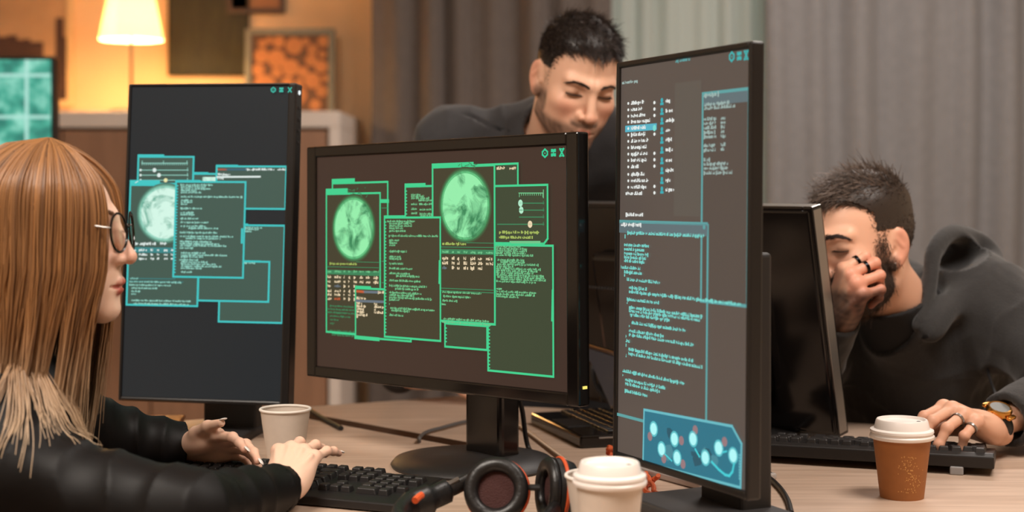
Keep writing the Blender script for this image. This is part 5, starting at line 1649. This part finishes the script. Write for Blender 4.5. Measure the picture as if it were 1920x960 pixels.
fx = h3l.o - E3l; fx /= np.linalg.norm(fx); fz = V3(.05, -.42, 1); fz -= fx * (fz @ fx); fz /= np.linalg.norm(fz); fy = np.cross(fz, fx)
wc = h3l.o - fx * .024
FM = Matrix((Vector(fx), Vector(fy), Vector(fz))).transposed().to_4x4()
Mw = Matrix.Translation(Vector(wc + fz * .0235 - base)) @ FM
MB().lathe([(0, -.004), (.0185, -.004), (.0205, 0), (.0205, .006), (.0185, .009), (.0165, .0085), (0, .0075)], 48, M=Mw).build('case', M_gold, wt)
MB().lathe([(0, .0078), (.0160, .0078), (.0155, .0086), (0, .0086)], 40, M=Mw).build('dial', pm('grey_dial', (96, 98, 96), .4), wt)
b = MB()
for a in (0, PI): b.box((.0, .024 * math.cos(a), .001), (.018, .008, .006), .002, M=Mw)
b.tube([Mw @ Vector((-.0205, 0, .003)), Mw @ Vector((-.0245, 0, .003))], .0032, 10)
b.tube([Mw @ Vector((.0195, .0, .003)), Mw @ Vector((.0245, 0, .003))], .0032, 10)
b.build('lugs', M_gold, wt)
pts = [wc + fy * .0275 * math.cos(a) + fz * (-.001 + .0245 * math.sin(a)) - base for a in [2 * PI * i / 40 for i in range(41)]]
MB().tube(pts, .0022, 8, flat=4.2, up=Vector(fz), cap=False).build('strap', M_blk, wt)
# hoodie
Tf = V3(-.93, -.36, 0)
CN = V3(-.93, -.36, 0) * .90 + V3(0, 0, 1) * .44; CN = CN / np.linalg.norm(CN)
hoodpath = [V3(*at(a, b_, y + .045)) for a, b_, y in ((1716, 612, 2.60), (1742, 540, 2.64), (1752, 470, 2.69), (1786, 438, 2.75), (1832, 452, 2.80), (1860, 482, 2.79), (1852, 512, 2.73), (1812, 545, 2.67), (1770, 588, 2.62), (1745, 625, 2.60))]
hoodpath = [np.array(p) for p in spline(hoodpath, 5)]
def cloth_r(P):
    d = fcap(P, (.85, 3.02, .52), (.745, 2.92, .86), .185, .19, .68, Tf)
    d = smin(d, cap(P, (.90, 3.0, .58), (.875, 2.93, .86), .135, .125), .06)
    d = smin(d, chain(P, [S3l, N3 + V3(.03, .03, -.03), S3r], [.082, .085, .082]), .06)
    la = chain(P, [S3l, E3l, h3l.o], [.082, .066, .043], .03)
    ra = chain(P, [S3r, E3r, h3r.o], [.078, .062, .043], .03)
    d = smin(d, smin(la, ra, .02), .045)
    d = d - fold(P, S3l, E3l, .012, 46, 21, .18) - fold(P, N3 + V3(0, -.1, -.1), V3(.78, 2.78, .72), .008, 40, 24, .2) - .004 * wob(P, 17, 22) - .0018 * wob(P, 45, 28)
    # collar wall around the neck, open towards the front
    bdir = H3.w((0, -.03, -.09)) - N3; bdir /= np.linalg.norm(bdir)
    # hood: rolled rim with a hollow behind
    hd = chain(P, hoodpath, list(np.interp(np.linspace(0, 1, len(hoodpath)), [0, .25, .55, .8, 1], [.006, .013, .016, .018, .016])), .012)
    bag = ell(P, at(1806, 520, 2.785), (.062, .085, .072))
    bag = np.maximum(bag, -ell(P, at(1800, 478, 2.765), (.052, .072, .050)))
    cw_ = cap(P, N3 - bdir * .02, N3 + bdir * .09, .092, .080)
    cw_ = np.maximum(cw_, (P - V3(*at(1722, 560, 2.70))) @ CN)
    bag = smin(bag, cw_, .015)
    hd = smin(hd, bag, .024)
    d = smin(d, hd, .035)
    d = np.maximum(d, -cap(P, N3 + bdir * .03, N3 + bdir * .2, .0665, .069))
    # open front: zip line, pocket and armhole seams
    z0, z1 = V3(*at(1716, 632, 2.58)), V3(*at(1690, 760, 2.62))
    d = cuff(d, P, h3l.o, E3l, -.050, .034); d = cuff(d, P, h3r.o, E3r, .012, .034)
    return d
M_hoodie = pm('dark_grey_fleece', (37, 36, 36), .9, bump=.22, bscale=300, noise=.12, nscale=130, sheen=.2)
P, Q = surface(cloth_r, (.38, 2.2, .45), (1.25, 3.25, 1.2), .0048)
np_mesh('hoodie', P, Q, M_hoodie, hood_man, None, origin=base)
NB = H3.w((0, -.022, -.055)) - N3; NB /= np.linalg.norm(NB)
def on_cloth(px, py, Y0=2.3):
    """march the sight line of a photo pixel to the hoodie surface"""
    dirv = np.array([(px - 960) / FP, 1, -(py - HZ) / FP]); y = Y0
    for _ in range(60):
        p = np.array([0, 0, CZ]) + dirv * y; y += max(float(cloth_r(p[None])[0]), .0004) * .8
    return p
P, Q = surface(lambda P: np.maximum(np.maximum(cap(P, N3 - NB * .05, N3 + NB * .17, .090, .0755), (P - V3(*at(1682, 603, 2.61))) @ V3(-.25, -.25, .935)), -cap(P, N3 - NB * .0, N3 + NB * .25, .069, .067)), N3 - .2, N3 + .2, .004)
np_mesh('t_shirt', P, Q, pm('black_jersey', (20, 19, 20), .85), hood_man, None, origin=base)
sq_ = [on_cloth(x, y) + V3(0, -.003, 0) for x, y in ((1908, 545), (1874, 580), (1850, 635), (1850, 690), (1868, 745))]
MB().tube([p - Vector(base) for p in spline(sq_, 6)], .0028, 8).build('armhole_seam', M_blk, hood_man)
zp = [on_cloth(x, y) + V3(0, -.004, 0) for x, y in ((1722, 632), (1716, 660), (1706, 695), (1694, 735), (1686, 770))]
MB().tube([p - Vector(base) for p in spline(zp, 5)], .0035, 8).build('zip', M_blk, hood_man)
zq = [on_cloth(x, y) + V3(0, -.005, 0) for x, y in ((1685, 627), (1705, 630), (1730, 631), (1752, 628))]
MB().tube([p - Vector(base) for p in spline(zq, 5)], .0055, 8).build('collar_edge', M_blk, hood_man)
fr = [V3(.66, 2.72, 0), V3(.72, 3.02, 0)]
legs([V3(.90, 2.90, .5), V3(.86, 3.08, .5)], [V3(.62, 2.74, .52), V3(.66, 3.02, .52)], fr, 'trousers', hood_man, base)
shoes(fr, [Tf] * 2, hood_man, base)
# ================================================================ light
def area(name, loc, target, size, power, rgb):
    l = bpy.data.lights.new(name, 'AREA'); l.shape = 'RECTANGLE'; l.size, l.size_y = size; l.energy = power; l.color = lin(rgb)[:3]
    o = bpy.data.objects.new(name, l); o.location = loc
    o.rotation_euler = (Vector(target) - Vector(loc)).to_track_quat('-Z', 'Y').to_euler(); COL.objects.link(o)
    return o
area('unseen_overhead_light', (-1.0, .9, 2.85), (-.7, 1.5, 0), (1.3, .9), 105, (255, 243, 230))  # unseen overhead key, added to light faces and desk from the left
area('unseen_overhead_light', (1.2, 1.6, 2.85), (1.1, 2.0, 0), (1.0, .7), 50, (255, 244, 234))  # unseen overhead light added as fill on the right, no fixture
area('unseen_overhead_light', (1.3, 4.3, 2.85), (1.3, 4.6, 0), (1.2, .6), 42, (255, 244, 236))  # unseen overhead light, added near the curtains, no fixture
pl = bpy.data.lights.new('lamp_light', 'POINT'); pl.energy = 40; pl.color = lin((255, 200, 132))[:3]; pl.shadow_soft_size = .05
po = bpy.data.objects.new('lamp_light', pl); po.location = (lp.x, lp.y, lp.z + .03); COL.objects.link(po)
W = bpy.data.worlds.new('dusk'); SC.world = W; W.use_nodes = True
bg = W.node_tree.nodes['Background']; bg.inputs['Color'].default_value = (.79, .82, .83, 1); bg.inputs['Strength'].default_value = 1.0
# ================================================================ camera
cam = bpy.data.cameras.new('camera'); co = bpy.data.objects.new('camera', cam); COL.objects.link(co)
co.location = (0, 0, CZ); co.rotation_euler = (math.radians(90), 0, 0)
cam.sensor_width = 36; cam.lens = FP / 1920 * 36; cam.shift_y = -(480 - HZ) / 1920; cam.clip_start = .05
cam.dof.use_dof = True; cam.dof.focus_distance = 2.2; cam.dof.aperture_fstop = 3.0
SC.camera = co
vs = SC.view_settings; vs.view_transform = 'Standard'; vs.look = 'None'; vs.gamma = 1.0; vs.exposure = 0.0; vs.use_curve_mapping = False
